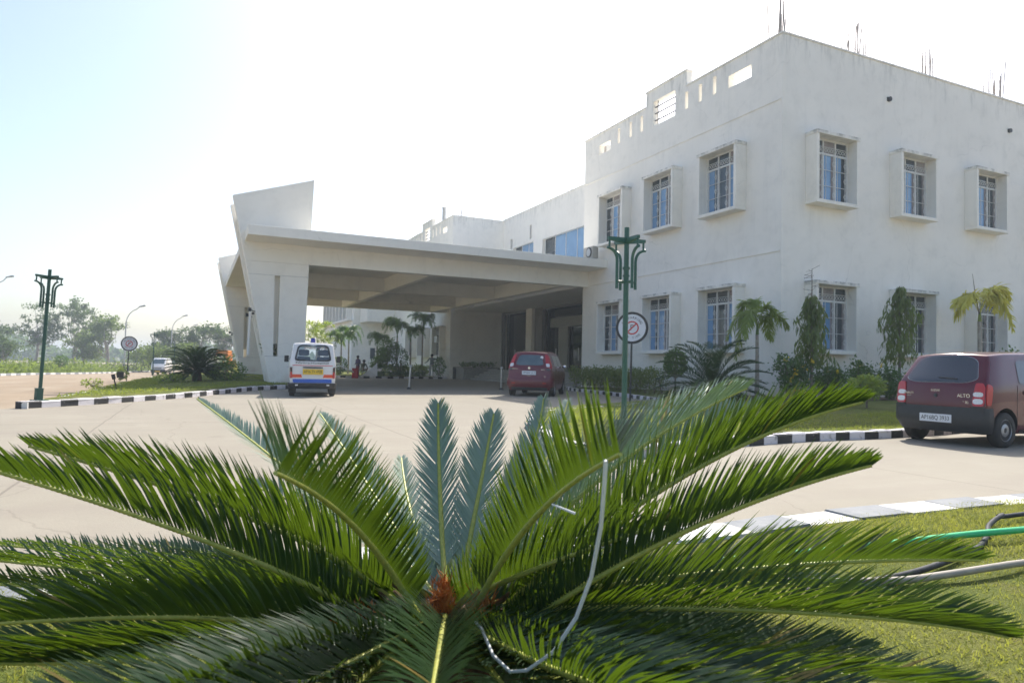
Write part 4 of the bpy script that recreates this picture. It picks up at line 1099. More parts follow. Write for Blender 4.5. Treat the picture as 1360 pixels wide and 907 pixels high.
# ------------------------------------------------------------------ street furniture
def lamp_post(name, loc, h, lab, m, rz=0, box=True, group='green four armed lamp posts', lean=0):
    t = thing(name, lab, 'lamp post', loc, rz, group); t.rotation_euler = (0, lean, rz)
    k = h/3.5
    p = MB().tube([(0,0,0),(0,0,h*.80)], .045*k, 14).tube([(0,0,h*.80+.001),(0,0,h)], .042*k, 14).lathe([(.062*k,0),(.062*k,.03)], (0,0,h*.80), 'z', 14).lathe([(.058*k,0),(.058*k,.02)], (0,0,h*.765), 'z', 14)
    p.build('pole', m, t, smooth=40)
    if box:
        MB().box(-.11*k, .06*k, -.06*k, .06*k, 0, .29*k).box(-.12*k, .07*k, -.07*k, .07*k, .29*k+.001, .31*k).build('base_box', m, t, bevel=.01)
        MB().box(-.16*k, .16*k, -.14*k, .14*k, -.04, -.001).build('base_plate', m, t)
    for i in range(4):
        a = i*math.pi/2; c, s = math.cos(a), math.sin(a)
        A = MB()
        w = .026*k
        A.prism([(-.04*k, .935*h-.05*k), (.36*k, .935*h+.0*k), (.36*k, .935*h+.05*k), (-.04*k, .935*h+.055*k)], -w, w, 'y')
        A.tube([(.33*k, 0, .935*h), (.33*k, 0, .935*h-.13*k)], .018*k, 8)
        A.xf(Matrix.Rotation(a, 4, 'Z')); arm = A.build('lamp_arm', m, t)
        T = MB().tube([((.37-.01*j)*k if j == 0 else (.37 - .19*math.sin(j/6*math.pi/2))*k, 0, .935*h - (.13 + .20*(1-math.cos(j/6*math.pi/2)))*k) for j in range(7)] + [(.18*k, 0, .935*h-.50*k), (.18*k, 0, .935*h-.80*k)], .025*k, 12)
        T.xf(Matrix.Rotation(a, 4, 'Z')); T.build('lamp_tube', m, arm, smooth=50)
        L = MB().tube([(0,0,.935*h-.68*k), (.18*k,0,.935*h-.68*k)], .018*k, 8); L.xf(Matrix.Rotation(a, 4, 'Z')); L.build('lower_bracket', m, arm)
    return t
lamp_post('lamp_post', (5.10, 7.49, .17), 2.76, 'tall green lamp post on the right lawn before the building windows', m_green, -.035)
lamp_post('lamp_post', (-2.92, 17.1, .16), 2.74, 'dark green lamp post at the pointed end of the left kerb', m_dgreen, .73, lean=.035)
lamp_post('lamp_post', (-3.25, 65.9, g(-3.2, 66)+.1), 3.75, 'distant green lamp post standing before the white van', m_dgreen, .9, False)
lamp_post('lamp_post', (-2.2, 88, g(-2.2, 88)), 3.8, 'farthest green lamp post half behind the left sago palm', m_dgreen, .3, False)

def arc_text(s, rad, size, a_mid, step, parent, m, name, flip=False):
    n = len(s); root = MB(); col = []
    for i, ch in enumerate(s):
        if ch == ' ': continue
        a = a_mid + (i-(n-1)/2)*step*(1 if flip else -1)
        x, z = rad*math.cos(a), rad*math.sin(a); rot = a - math.pi/2 if not flip else a + math.pi/2
        o = text(ch, size, m, None, (0,0,0), name=name)
        M_ = Matrix.Translation((x, -.028, z)) @ Matrix.Rotation(-rot, 4, 'Y') @ Matrix.Rotation(math.pi/2, 4, 'X')
        k = len(root.v); root.add([M_ @ v.co for v in o.data.vertices], [tuple(p.vertices) for p in o.data.polygons])
        me = o.data; bpy.data.objects.remove(o); bpy.data.meshes.remove(me)
    return root.build(name, m, parent, fix=False)
def sign(loc, zc, r, lab, rz, lean=0):
    t = thing('parking_sign', lab, 'sign', loc, rz, 'round no parking signs'); t.rotation_euler = (0, lean, rz)
    MB().tube([(0,0,-.1),(0,0,zc-r+.02)], .028, 10).build('post', m_black, t, smooth=40)
    d = MB().lathe([(r*.84,-.02),(r*.86,-.035),(r*.99,-.035),(r,-.02),(r,.02),(r*.97,.03),(.01,.03)], (0,0,0), 'y', 48)
    b = d.build('rim', m_black, t, smooth=40); b.location = (0, 0, zc)
    f = MB().lathe([(r*.85,-.025),(r*.85,-.015)], (0,0,0), 'y', 48).build('face', mat('white_sign_face', (.70,.71,.76), .45), b)
    ring = MB(); n = 40
    for i in range(n):
        a0, a1 = 2*math.pi*i/n, 2*math.pi*(i+1)/n
        for r0, r1 in ((r*.34, r*.42),):
            ring.add([(r0*math.cos(a0),-.030,r0*math.sin(a0)),(r1*math.cos(a0),-.030,r1*math.sin(a0)),(r1*math.cos(a1),-.030,r1*math.sin(a1)),(r0*math.cos(a1),-.030,r0*math.sin(a1))], [(0,1,2,3)])
    c, s_ = math.cos(math.pi/4), math.sin(math.pi/4); w = r*.038; q = r*.35
    ring.add([(-q*c-w*s_,-.032,-q*s_+w*c),(-q*c+w*s_,-.032,-q*s_-w*c),(q*c+w*s_,-.032,q*s_-w*c),(q*c-w*s_,-.032,q*s_+w*c)], [(0,1,2,3)])
    ring.build('red_ring', m_rink, f, fix=False)
    text('P', r*.50, m_ink, f, (0,-.0275,0), name='letter', ext=.001)
    for w_, a_ in (('NO', math.pi/2 + .94), ('PARKING', math.pi/2 - .36)): arc_text(w_, r*.63, r*.20, a_, .235, f, m_ink, 'lettering')
    for w_, a_ in (('ANY', -math.pi/2 - .60), ('TIME', -math.pi/2 + .48)): arc_text(w_, r*.63, r*.20, a_, .235, f, m_ink, 'lettering', True)
    return t
sign((11.18, 16.13, .13), 2.10, .455, 'round no parking sign on black post behind the tall green lamp post', R(-40), .012)
sign((-3.6, 45.8, g(-3.6, 45.8)+.1), 2.10, .44, 'round no parking sign by the sandy road left of the white van', R(0), .03)

def street_light(x, y, h, reach, lab):
    t = thing('street_light', lab, 'street light', (x, y, -.9), 0, 'tall grey road lights')
    pts = [(0,0,0),(0,0,h*.72)] + [(reach*(1-math.cos(a)), 0, h*.72 + (h*.24)*math.sin(a)) for a in np.linspace(.25, 1.35, 6)] + [(reach*1.05, 0, h)]
    MB().tube(pts, [.08]*2+[.055]*(len(pts)-2), 8).build('pole', m_galv, t, smooth=40)
    MB().tube([(reach*.95,0,h-.05),(reach*1.35,0,h+.12),(reach*1.5,0,h+.15)], [.07,.14,.10], 8).build('lamp_head', m_galv, t, smooth=40)
street_light(-8.6, 105, 8.9, 1.5, 'tall curved grey road light rising behind the left round sign')
street_light(-3.6, 125, 9.0, 1.5, 'pale curved road light behind the distant green lamp post')
street_light(-2.1, 155, 8.9, 1.6, 'faintest farthest road light just left of the porch')
street_light(-23.6, 105, 11.8, 1.6, 'road light at the left edge of the view with only its arm showing')

def bollard(loc, lab, tilt):
    t = thing('bollard', lab, 'bollard', loc, 0, 'steel posts before the entrance'); t.rotation_euler = (0, tilt, 0)
    MB().tube([(0,0,.02),(0,0,.92)], .045, 14).build('post', m_steel, t, smooth=40)
    MB().lathe([(.065,0),(.075,.02),(.075,.07),(.05,.10),(.01,.11)], (0,0,.92), 'z', 16).build('cap', m_steel, t, smooth=40)
    MB().lathe([(.11,0),(.11,.02),(.06,.08),(.05,.09)], (0,0,0), 'z', 16).build('foot', m_black, t, smooth=40)
bollard((8.2, 27.9, .01), 'leaning steel post standing alone under the porch between van and red car', .045)
bollard((12.3, 27.6, .01), 'upright steel post just left of the red car', 0)

def spotlight(loc, lab, rz):
    t = thing('garden_spotlight', lab, 'garden light', loc, rz, 'black garden lights on the left lawn')
    MB().tube([(0,0,-.05),(0,0,.16)], .018, 6).build('spike', m_black, t)
    MB().box(-.13, .13, -.07, .07, .14, .40).box(-.15, .15, -.09, -.071, .12, .42).build('housing', m_black, t, bevel=.012)
spotlight((-3.35, 38.9, -.05), 'boxy black garden light near the foot of the left round sign', .3)
t = thing('garden_spike', 'thin leaning black spike on the front of the left lawn', 'garden stake', (-2.2, 24.6, .1)); t.rotation_euler = (0, -.25, 0)
MB().tube([(0,0,-.05),(0,0,.35)], .02, 6).build('rod', m_black, t); MB().box(-.05, .05, -.04, .04, .30, .46).build('head', m_black, t, bevel=.008)

# hoses and cord
def hose(name, pts, r, m, lab, cat='hose', group='hoses on the near lawn'):
    ch = [Vector(p) for p in pts]; out = []
    for i in range(len(ch)-1):
        p0, p1, p2, p3 = ch[max(0,i-1)], ch[i], ch[i+1], ch[min(len(ch)-1,i+2)]
        for k in range(8):
            t = k/8; out.append(.5*((2*p1)+(p2-p0)*t+(2*p0-5*p1+4*p2-p3)*t*t+(3*p1-p0-3*p2+p3)*t**3))
    out.append(ch[-1]); me = MB().tube(out, r, 10)
    return tag(me.build(name, m, smooth=50), lab, cat, group)
hose('garden_hose', [(8.5,2.25,.17),(6.0,2.28,.18),(4.39,2.36,.20),(3.95,2.43,.19),(3.47,2.47,.18),(2.97,2.52,.17),(2.3,2.6,.16),(1.81,2.63,.16),(1.2,2.75,.14),(.6,2.7,.13)], .019, m_hgreen, 'bright green garden hose lying straight across the near lawn')
hose('garden_hose', [(8.0,2.9,.15),(5.03,2.72,.17),(4.80,2.71,.18),(4.5,2.62,.16),(4.24,2.48,.15),(3.9,2.33,.15),(3.48,2.22,.15),(3.02,2.16,.14),(2.4,2.18,.13)], .015, m_hblack, 'dark grey hose with a joint bending under the green hose')
hose('garden_hose', [(7.0,2.0,.13),(4.6,1.98,.15),(3.79,2.03,.16),(3.56,2.04,.16),(3.2,2.07,.15),(2.92,2.12,.14),(2.5,2.3,.13),(2.0,2.5,.12)], .017, m_hbeige, 'old beige hose on the near lawn below the other two')
for a, b in (((4.83,2.712,.18),(4.75,2.70,.178)), ((3.66,2.035,.161),(3.50,2.045,.159))):
    pass
tag(MB().tube(CAB, .0034, 8).build('plastic_cord', m_cord, smooth=60), 'thin white plastic cord hanging in a loop over the near sago palm', 'cord')
tag(MB().tube(STICK[1:], [.002, .003], 6).build('dry_stalk', m_cord, smooth=60), 'short pale dry stalk caught in the near palm fronds', 'stalk')

# bicycle-like shapes across the road
def bicycle(loc, lab, rz):
    t = thing('bicycle', lab, 'bicycle', loc, rz, 'bicycles across the sandy road')
    for x in (-.52, .52):
        pts = [(x+.33*math.cos(a), 0, .34+.33*math.sin(a)) for a in np.linspace(0, 2*math.pi, 25)]
        w = MB().tube(pts, .028, 6).build('wheel', m_tyre, t, smooth=60)
        s = MB()
        for k in range(6): a = math.pi*k/6; s.tube([(x-.32*math.cos(a),0,.34-.32*math.sin(a)),(x+.32*math.cos(a),0,.34+.32*math.sin(a))], .006, 4)
        s.build('spokes', m_galv, w)
    MB().tube([(-.52,0,.34),(-.12,0,.32),(.36,0,.80),(-.2,0,.78),(-.12,0,.32)], .022, 6).tube([(-.52,0,.34),(-.2,0,.78),(-.23,0,.92)], .02, 6).tube([(.52,0,.34),(.36,0,.80),(.33,0,1.0)], .022, 6).build('frame', m_black, t)
    MB().box(-.36, -.12, -.07, .07, .92, .97).build('saddle', m_black, t, bevel=.02)
    MB().tube([(.30,-.28,1.0),(.34,0,1.02),(.30,.28,1.0)], .018, 6).build('handlebar', m_galv, t)
for q, lb, rz in (((-9.2, 103.5, -.9), 'bicycle parked left of the distant round sign', .15), ((-6.9, 105, -.9), 'bicycle parked right of the distant round sign', -.1)):
    b_ = bicycle(q, lb, rz)
for o in bpy.data.objects:
    if o.name.startswith('bicycle'): o.scale = (1.5, 1.5, 1.5)

# orange vehicle and small white hut far behind the left lawn
t = thing('orange_truck', 'small orange truck parked far off between pylon and bushes', 'truck', (3.5, 74.5, -.35), R(70))
MB().box(-.75, .75, .3, 1.6, .5, 2.0).prism([(-.75,2.0),(.75,2.0),(.6,2.35),(-.6,2.35)], .35, 1.5, 'y').build('cab', mat('orange_paint', (.62,.22,.02), .45, n=(3, (.5,.16,.02))), t, bevel=.06)
MB().box(-.8, .8, -2.2, .25, .7, 1.35).build('bed', mat('orange_bed_paint', (.60,.27,.06), .5, n=(3, (.5,.2,.04))), t, bevel=.03)
MB().box(-.62, .62, 1.59, 1.62, 1.3, 1.9).box(.74, .76, .55, 1.4, 1.3, 1.9).box(-.76, -.74, .55, 1.4, 1.3, 1.9).build('window', m_cglass, t)
for x in (-.68, .68):
    for y in (1.0, -1.5): wheel(t, x, y, .36, .2, 1 if x > 0 else -1)
t = thing('white_hut', 'small flat roofed white hut showing behind the left sago palm', 'hut', (1.15, 58, 0), R(10))
MB().box(-.6, .6, -.8, .8, 0, 1.18).build('wall', m_trim, t); MB().box(-.7, .7, -.9, .9, 1.181, 1.27).build('roof', m_grime, t)
MB().box(-.25, .25, -.81, -.79, 0, 1.0).build('door', m_galv, t)
t = thing('water_tank', 'grey water tank on a low stand far behind the left sago palm', 'water tank', (2.6, 95, -.3), .2)
MB().box(-.65, .65, -.6, .6, 1.75, 2.4).build('tank', m_grime, t, bevel=.05)
for x in (-.5, .5):
    for y in (-.45, .45): MB().box(x-.07, x+.07, y-.07, y+.07, -.6, 1.749).build('leg', m_grime, t)

# barrier pole, folded cloth, boards near the far bed
t = thing('barrier_pole', 'thin white barrier pole slanting down beside the ambulance', 'barrier', (8.0, 45.6, 0))
MB().tube([(0,0,1.15),(1.7,.5,.42)], .035, 8).build('boom', m_white, t); MB().tube([(-.05,-.02,0),(-.05,-.02,1.2)], .05, 8).build('post', m_white, t)
t = thing('canvas_sheet', 'white canvas sheet propped up as a triangle at the far kerb', 'canvas', (11.2, 47.6, .12), R(-15))
MB().add([(-.75,-.25,0),(.45,-.25,0),(.42,.1,.98),(.45,.5,0),(-.75,.4,0),(-.1,.05,.45)], [(0,1,2,5),(1,3,2),(3,4,5,2),(4,0,5),(0,4,3,1)]).build('cloth', m_tarp, t)
t = thing('red_bin', 'red box standing at the feet of the woman at the far kerb', 'box', (9.95, 46.85, .01), R(-20))
MB().box(-.2, .2, -.16, .16, 0, .62).box(-.22, .22, -.18, .18, .621, .68).build('box', m_redflag, t, bevel=.02)

# ------------------------------------------------------------------ people
def person(loc, lab, rz, h, J, colors, cat='person'):
    """one skinned body grown over a joint skeleton; material by region"""
    t = thing('person', lab, cat, loc, rz); k = h/1.7
    names = list(J); me = bpy.data.meshes.new('body')
    E_ = [('pel','bel'),('bel','che'),('che','nck'),('nck','hed'),('hed','top'),
          ('che','shl'),('shl','ell'),('ell','hal'),('hal','fil'),('che','shr'),('shr','elr'),('elr','har'),('har','fir'),
          ('pel','hil'),('hil','knl'),('knl','anl'),('anl','tol'),('pel','hir'),('hir','knr'),('knr','anr'),('anr','tor')]
    rad = dict(pel=.14,bel=.13,che=.15,nck=.055,hed=.095,top=.075,shl=.07,shr=.07,ell=.045,elr=.045,hal=.034,har=.034,fil=.022,fir=.022,hil=.095,hir=.095,knl=.062,knr=.062,anl=.043,anr=.043,tol=.034,tor=.034)
    me.from_pydata([Vector(J[n])*k for n in names], [(names.index(a), names.index(b)) for a, b in E_], [])
    o = link('body', me); o.modifiers.new('s', 'SKIN')
    for i, n in enumerate(names):
        sv = me.skin_vertices[0].data[i]; r = rad[n]*k*colors.get('fat', 1); sv.radius = (r*1.0, r*(.8 if n in ('pel','bel','che') else 1)); sv.use_root = n == 'pel'
    sb = o.modifiers.new('u', 'SUBSURF'); sb.levels = 2; sb.render_levels = 2
    out = ev_mesh(o); bpy.data.objects.remove(o)
    out.materials.clear()
    for m in (m_skin, colors['top'], colors['bottom']): out.materials.append(m)
    hip = J['pel'][2]*k; nk = J['nck'][2]*k - .01
    for p in out.polygons:
        c = p.center
        hand = min((c - Vector(J['har'])*k).length, (c - Vector(J['hal'])*k).length, (c - Vector(J['fir'])*k).length, (c - Vector(J['fil'])*k).length) < .12*k
        low = c.z < .07*k
        p.material_index = 0 if (c.z > nk or hand or low) else (1 if c.z > hip + .02 else 2)
        p.use_smooth = True
    link('body', out, t)
    hb = Vector(J['hed'])*k + Vector((0, -.01, .045))*k
    MB().ball(hb, .112*k, 10, 0, .95).build('hair', m_hair, t, smooth=60)
    return t
ST = dict(pel=(0,0,.90),bel=(0,.0,1.05),che=(0,.0,1.28),nck=(0,.01,1.46),hed=(0,.03,1.57),top=(0,.03,1.66),
    shl=(-.19,0,1.38),ell=(-.25,-.02,1.10),hal=(-.25,.08,.86),fil=(-.24,.10,.76),shr=(.19,0,1.38),elr=(.25,-.02,1.10),har=(.25,.08,.86),fir=(.24,.10,.76),
    hil=(-.10,0,.84),knl=(-.11,.02,.46),anl=(-.11,-.01,.09),tol=(-.12,.14,.03),hir=(.10,0,.84),knr=(.11,.03,.46),anr=(.11,0,.09),tor=(.12,.15,.03))
man = dict(ST); man.update(ell=(-.34,.06,1.14), hal=(-.50,.24,1.04), fil=(-.57,.30,1.03), elr=(.36,.12,1.32), har=(.40,.28,1.52), fir=(.38,.33,1.60))
m_shirt = mat('grey_blue_shirt', (.20,.24,.25), .9, n=(5, (.16,.19,.20))); m_trs = mat('pale_grey_trousers', (.42,.42,.40), .9)
m_sari = mat('purple_cloth', (.07,.05,.13), .9, n=(5, (.10,.07,.17))); m_sari2 = mat('dark_red_cloth', (.16,.02,.05), .9); m_khaki = mat('grey_green_cloth', (.20,.21,.15), .9, n=(6, (.26,.27,.2)))
person((16.3, 49.6, .13), 'man in grey shirt and pale trousers seen from behind tending the hedge', R(-20), 1.70, man, dict(top=m_shirt, bottom=m_trs))
wo = dict(ST); wo.update(hal=(-.12,.2,1.05), fil=(-.05,.24,1.05), har=(.12,.2,1.02), fir=(.05,.24,1.02))
person((10.25, 47.5, .01), 'woman in long purple dress standing by the red box at the far kerb', R(120), 1.55, wo, dict(top=m_sari, bottom=m_sari2))
sq = dict(ST); sq.update(pel=(0,-.1,.42),bel=(0,-.06,.55),che=(0,.06,.76),nck=(0,.12,.92),hed=(0,.15,1.03),top=(0,.16,1.12),shl=(-.19,.06,.86),ell=(-.24,.2,.62),hal=(-.16,.38,.5),fil=(-.12,.46,.46),shr=(.19,.06,.86),elr=(.24,.2,.62),har=(.16,.38,.5),fir=(.12,.46,.46),
    hil=(-.11,-.06,.40),knl=(-.15,.34,.48),anl=(-.14,.1,.09),tol=(-.14,.26,.03),hir=(.11,-.06,.40),knr=(.15,.34,.48),anr=(.14,.1,.09),tor=(.14,.26,.03))
person((11.0, 49.3, .14), 'person in grey green clothes crouching on the lawn beside the white canvas', R(-160), 1.68, sq, dict(top=m_khaki, bottom=m_khaki))
# ------------------------------------------------------------------ plants
def unit(v): return v/np.maximum(1e-9, np.linalg.norm(v, axis=-1, keepdims=True))
def leaf_quads(C, size, rg, aspect=.45, droop=None, up=None, bend=.0):
    """diamond shaped leaves at points C"""
    n = len(C); u = unit(rg.normal(size=(n, 3)))
    if droop is not None: u = unit(u*droop[1] + np.array(droop[0]))
    w = unit(np.cross(u, rg.normal(size=(n, 3))))
    s = size*rg.uniform(.65, 1.35, (n, 1))
    V = np.stack([C, C + u*s*.5 + w*s*aspect*.5, C + u*s, C + u*s*.5 - w*s*aspect*.5], 1)
    if bend: V[:, 2, 2] -= bend*s[:, 0]
    return V.reshape(-1, 3), np.arange(4*n).reshape(-1, 4)
def cloud(rg, blobs, n, nclump, cr, shell=.55):
    """leaf points gathered in clumps spread over ellipsoids: uneven, with gaps"""
    vol = np.array([b[3]*b[4]*b[5] for b in blobs])**(2/3); pr = vol/vol.sum()
    ci = rg.choice(len(blobs), nclump, p=pr); B_ = np.array(blobs)[ci]
    d = unit(rg.normal(size=(nclump, 3))); r = shell + (1-shell)*rg.random((nclump, 1))
    CC = B_[:, :3] + d*r*B_[:, 3:]
    k = rg.integers(0, nclump, n)
    sc = rg.uniform(.5, 1.4, (nclump, 1))
    return CC[k] + rg.normal(size=(n, 3))*cr*sc[k]*np.array([1, 1, .7]), CC
def trunk_mb(rg, base, top, r, CC, nlimb, bend=.2):
    mb = MB(); b, t = np.array(base, float), np.array(top, float)
    mid = (b+t)/2 + rg.normal(size=3)*bend*np.array([1, 1, .2])
    mb.tube([b, mid, t], [r*1.25, r*.85, r*.6], 8)
    for i in rg.choice(len(CC), min(nlimb, len(CC)), replace=False):
        s = b + (t-b)*rg.uniform(.45, 1); s = s if i % 3 else t; e = CC[i]; m_ = (s+e)/2 + rg.normal(size=3)*.15*np.linalg.norm(e-s)*np.array([1,1,.4])
        mb.tube([s, m_, e], [r*.42, r*.24, r*.08], 5)
    return mb
def tree(name, lab, cat, loc, blobs, nleaf, size, lm, tm=None, h0=1.5, r=.2, seed=1, nclump=60, cr=.5, nlimb=14, group=None, aspect=.55, shell=.5):
    rg = np.random.default_rng(seed); t = thing(name, lab, cat, loc, 0, group)
    P, CC = cloud(rg, blobs, nleaf, nclump, cr, shell)
    V, F = leaf_quads(P, size, rg, aspect)
    npmesh('crown', V, F, lm, t)
    trunk_mb(rg, (0,0,-.2), (rg.normal()*.2, rg.normal()*.2, h0), r, CC, nlimb).build('trunk', tm or m_bark, t, smooth=60)
    return t

# far trees along the field at the left (placed on the ground, sizes in metres)
FT = [ # x, y, height, spread, kind, seed, label
 (-30, 118, 8.6, 6.5, 0, 1, 'broad hazy green tree at the far left edge of the field'),
 (-33, 150, 9.0, 7.0, 0, 2, 'grey green hazy tree behind the broad tree at the far left'),
 (-26.5, 150, 13.0, 6.5, 0, 3, 'tall dark hazy tree just left of the near green lamp post'),
 (-20.5, 150, 14.0, 7.5, 0, 4, 'tallest open crowned tree right of the near green lamp post'),
 (-17.5, 140, 7.0, 4.2, 1, 5, 'low young tree under the tallest hazy tree'),
 (-14.0, 138, 10.2, 6.2, 1, 6, 'pale feathery tree with bare lower limbs left of the round sign'),
 (-23.5, 112, 5.2, 3.4, 0, 7, 'small dark tree left of the green lamp post base'),
 (-28.5, 100, 4.2, 3.0, 0, 8, 'bushy dark shrub tree at the left frame edge'),
 (-4.6, 135, 8.4, 5.2, 0, 9, 'thin crowned tree above the white van'),
 (.6, 138, 8.8, 6.4, 0, 10, 'wide flat topped tree behind the left sago palm'),
 (5.2, 140, 8.0, 5.0, 0, 11, 'flat grey green tree next to the bare branched tree'),
 (-5.0, 108, 4.6, 4.6, 1, 12, 'yellow green bush mass behind the white van'),
 (-1.2, 108, 5.0, 4.0, 1, 13, 'light green bush mass right of the white van'),
 (-7.6, 122, 4.0, 3.0, 1, 14, 'round light green bush right of the round sign'),
 (9.5, 120, 6.5, 4.0, 0, 15, 'dark hazy tree showing beside the leaning pylon'),
]
for x, y, h, sp, kd, sd, lb in FT:
    h *= .86 if x > -10 else .90
    rg = np.random.default_rng(sd+50); z0 = h*(.30 if sd in (3,4,6,9,10) else .12)
    bl = []
    for i in range(7):
        a = rg.uniform(0, 6.28); q = rg.uniform(.1, .62)*sp*.75; zz = z0 + (h-z0)*rg.uniform(.25, .86)
        rr_ = sp*rg.uniform(.26, .42); bl.append((q*math.cos(a), q*math.sin(a), zz, rr_, rr_, min(rr_*.62, h-zz)))
    bl.append((0, 0, h*.8, sp*.34, sp*.34, h*.2))
    tree('field_tree', lb, 'tree', (x, y, g(x, y)-.1), bl, 3000 if h > 6 else 1800, .40 if h > 6 else .30, [m_leaf_t, m_leaf_t2][kd], m_branch, h*.45, .14+h*.012, sd, 60, .42, 16, 'trees beyond the sandy road')
# bare tree
rg = np.random.default_rng(5); t = thing('bare_tree', 'leafless grey branched tree against the sky left of the pylon', 'tree', (6.2, 120, -.1))
mb = MB()
def branch(p, d, L, r, dep):
    q = p + d*L; mb.tube([p, (p+q)/2 + rg.normal(size=3)*L*.05, q], [r, r*.8, r*.6], 5)
    if dep:
        for i in range(3 if dep > 2 else 2):
            branch(q, unit(d + rg.normal(size=3)*.45 + np.array([0,0,.08])), L*rg.uniform(.6,.82), r*.6, dep-1)
branch(np.array([0,0,-.2]), np.array([.02,0,1.]), 2.6, .16, 5)
mb.build('trunk', m_branch, t)
# distant line of woods closing the horizon
rg = np.random.default_rng(8); n = 9000
X = rg.uniform(-220, 60, n); Y = rg.uniform(300, 340, n); hh = 5 + 3*np.sin(X*.07) + 2*np.sin(X*.19+1)
P = np.stack([X, Y, -.9 + rg.random(n)*np.maximum(2, hh)], 1)
V, F = leaf_quads(P, 2.6, rg, .7); tag(npmesh('distant_woods', V, F, m_leaf_t), 'blue hazy line of woods on the horizon at the left', 'woods', None, 'stuff')
# weeds in the field
n = 32000
Y = 46 + rg.random(n)**1.5*85; xk = np.interp(Y, [45,63,73,80,103,110,131], [-13.6,-13.05,-12.1,-10.6,-8.1,-5.6,0])
X = xk - .5 - rg.random(n)**1.3*26
hb = .55 + .85*(np.sin(X*.8)*np.sin(Y*.35) > .1)*rg.random(n) + .25*np.sin(X*.33+Y*.2)
P = np.stack([X, Y, np.vectorize(g)(X, Y) - .1 + rg.random(n)*np.maximum(.15, hb)*1.2], 1)
V, F = leaf_quads(P, .34, rg, .4, ((0,0,.8), 1.0)); tag(npmesh('field_weeds', V, F, m_weeds), 'rough light green weeds covering the field beyond the far kerb', 'weeds', None, 'stuff')

def ball_bush(name, loc, rx, rz, lab, lm, n=900, size=.09, stem=0, seed=1, group=None, cat='bush', r=.03):
    rg = np.random.default_rng(seed); t = thing(name, lab, cat, loc, 0, group)
    d = unit(rg.normal(size=(n, 3))); rad = 1 - .35*rg.random((n, 1))**2 + .06*np.sin(d[:, :1]*9)*np.sin(d[:, 2:]*7)
    P = d*rad*np.array([rx, rx, rz]) + np.array([0, 0, stem + rz])
    V, F = leaf_quads(P, size, rg, .5); npmesh('foliage', V, F, lm, t)
    mb = MB()
    if stem > .1: mb.tube([(0,0,-.1),(.01,0,stem+rz)], r, 7)
    for i in range(7):
        e = d[i]*np.array([rx, rx, rz])*.8 + np.array([0, 0, stem+rz]); mb.tube([(0,0,max(.02, stem*.9)), e*.5+np.array([0,0,stem*.3]), e], r*.5, 5)
    mb.build('stem', m_bark, t)
    return t
ball_bush('round_topiary', (-18.9, 84, -.8), .75, .7, 'round dark clipped bush on a stem in the weeds left of the lamp post', m_leaf_d, 500, .2, 1.0, 2, 'clipped bushes in the field')
ball_bush('round_topiary', (-12.9, 86, -.8), .65, .55, 'round dark clipped bush in the weeds right of the lamp post', m_leaf_d, 500, .2, .8, 3, 'clipped bushes in the field')
t = ball_bush('bougainvillea', (-14.4, 61, -.5), .8, .6, 'low bush with pink flowers at the left frame edge', m_leaf_m, 500, .15, .1, 4)
rg = np.random.default_rng(4); V, F = leaf_quads(rg.normal(size=(160, 3))*np.array([.4,.4,.3]) + np.array([.1,-.3,.9]), .15, rg, .8); npmesh('flowers', V, F, m_pink, t)

# clipped tree beside the hedge, small lime bush, hedge
ball_bush('clipped_tree', (16.05, 20.3, .22), .42, .50, 'small egg shaped clipped tree on a thin stem at the end of the hedge', m_leaf_m, 1500, .10, .60, 5, None, 'clipped tree')
ball_bush('lime_bush', (14.86, 11.48, .22), .40, .26, 'small pale lime bush on the lawn left of the maroon car', m_leaf_l, 900, .11, .28, 6, None, 'bush', .025)
ball_bush('topiary', (9.3, 49.2, .12), .6, .62, 'round dark clipped bush on the far lawn right of the ambulance', m_leaf_d, 900, .12, .1, 7, 'clipped bushes in the far bed')
ball_bush('topiary', (13.75, 49.3, .12), .62, .95, 'tall dark rounded clipped bush behind the leaning steel post', m_leaf_d, 1200, .12, .25, 8, 'clipped bushes in the far bed')
ball_bush('topiary', (16.65, 48.9, .12), .48, .72, 'dark green conical clipped bush at the corner of the far white wall', m_leaf_d, 900, .12, .05, 9, 'clipped bushes in the far bed')
def hedge(name, chain, w, h, lab, lm, n, size, seed, group=None, z0=.2):
    rg = np.random.default_rng(seed); ch = resample(chain, .2); k = rg.integers(0, len(ch)-1, n)
    A = np.array(ch); u = rg.random((n, 1)); P = A[k]*(1-u) + A[k+1]*u
    T = unit(A[k+1]-A[k]); N = np.stack([-T[:, 1], T[:, 0]], 1)
    s = rg.uniform(-1, 1, (n, 1)); s = np.sign(s)*np.abs(s)**.5; zz = rg.random(n)**.55
    bump = 1 + .12*np.sin(k*1.1) + .08*np.sin(k*.37+2)
    P = P + N*s*w/2*(.85+.15*zz[:, None])
    C = np.stack([P[:, 0], P[:, 1], z0 + zz*h*bump], 1) + rg.normal(size=(n, 3))*.03
    c0 = np.array([*chain[0], 0.]); t = thing(name, lab, 'hedge', tuple(c0), 0, group)
    V, F = leaf_quads(C - c0, size, rg, .5, ((0,0,.5), 1)); npmesh('foliage', V, F, lm, t)
    mb = MB()
    for i in range(0, len(ch)-1, 2):
        x, y = ch[i]; x += rg.uniform(-.1,.1)-c0[0]; y += rg.uniform(-.1,.1)-c0[1]
        for j in range(3): mb.tube([(x,y,z0-.1),(x+rg.uniform(-.15,.15),y+rg.uniform(-.15,.15),z0+h*.7)], .012, 4)
    mb.build('stems', m_bark, t)
    return t
hedge('clipped_hedge', [(16.5, 28.2), (16.2, 25), (15.8, 22.3), (15.7, 20.6)], 1.0, .80, 'long low clipped hedge with yellow green tops along the white wall', m_leaf_hedge, 9000, .085, 3)
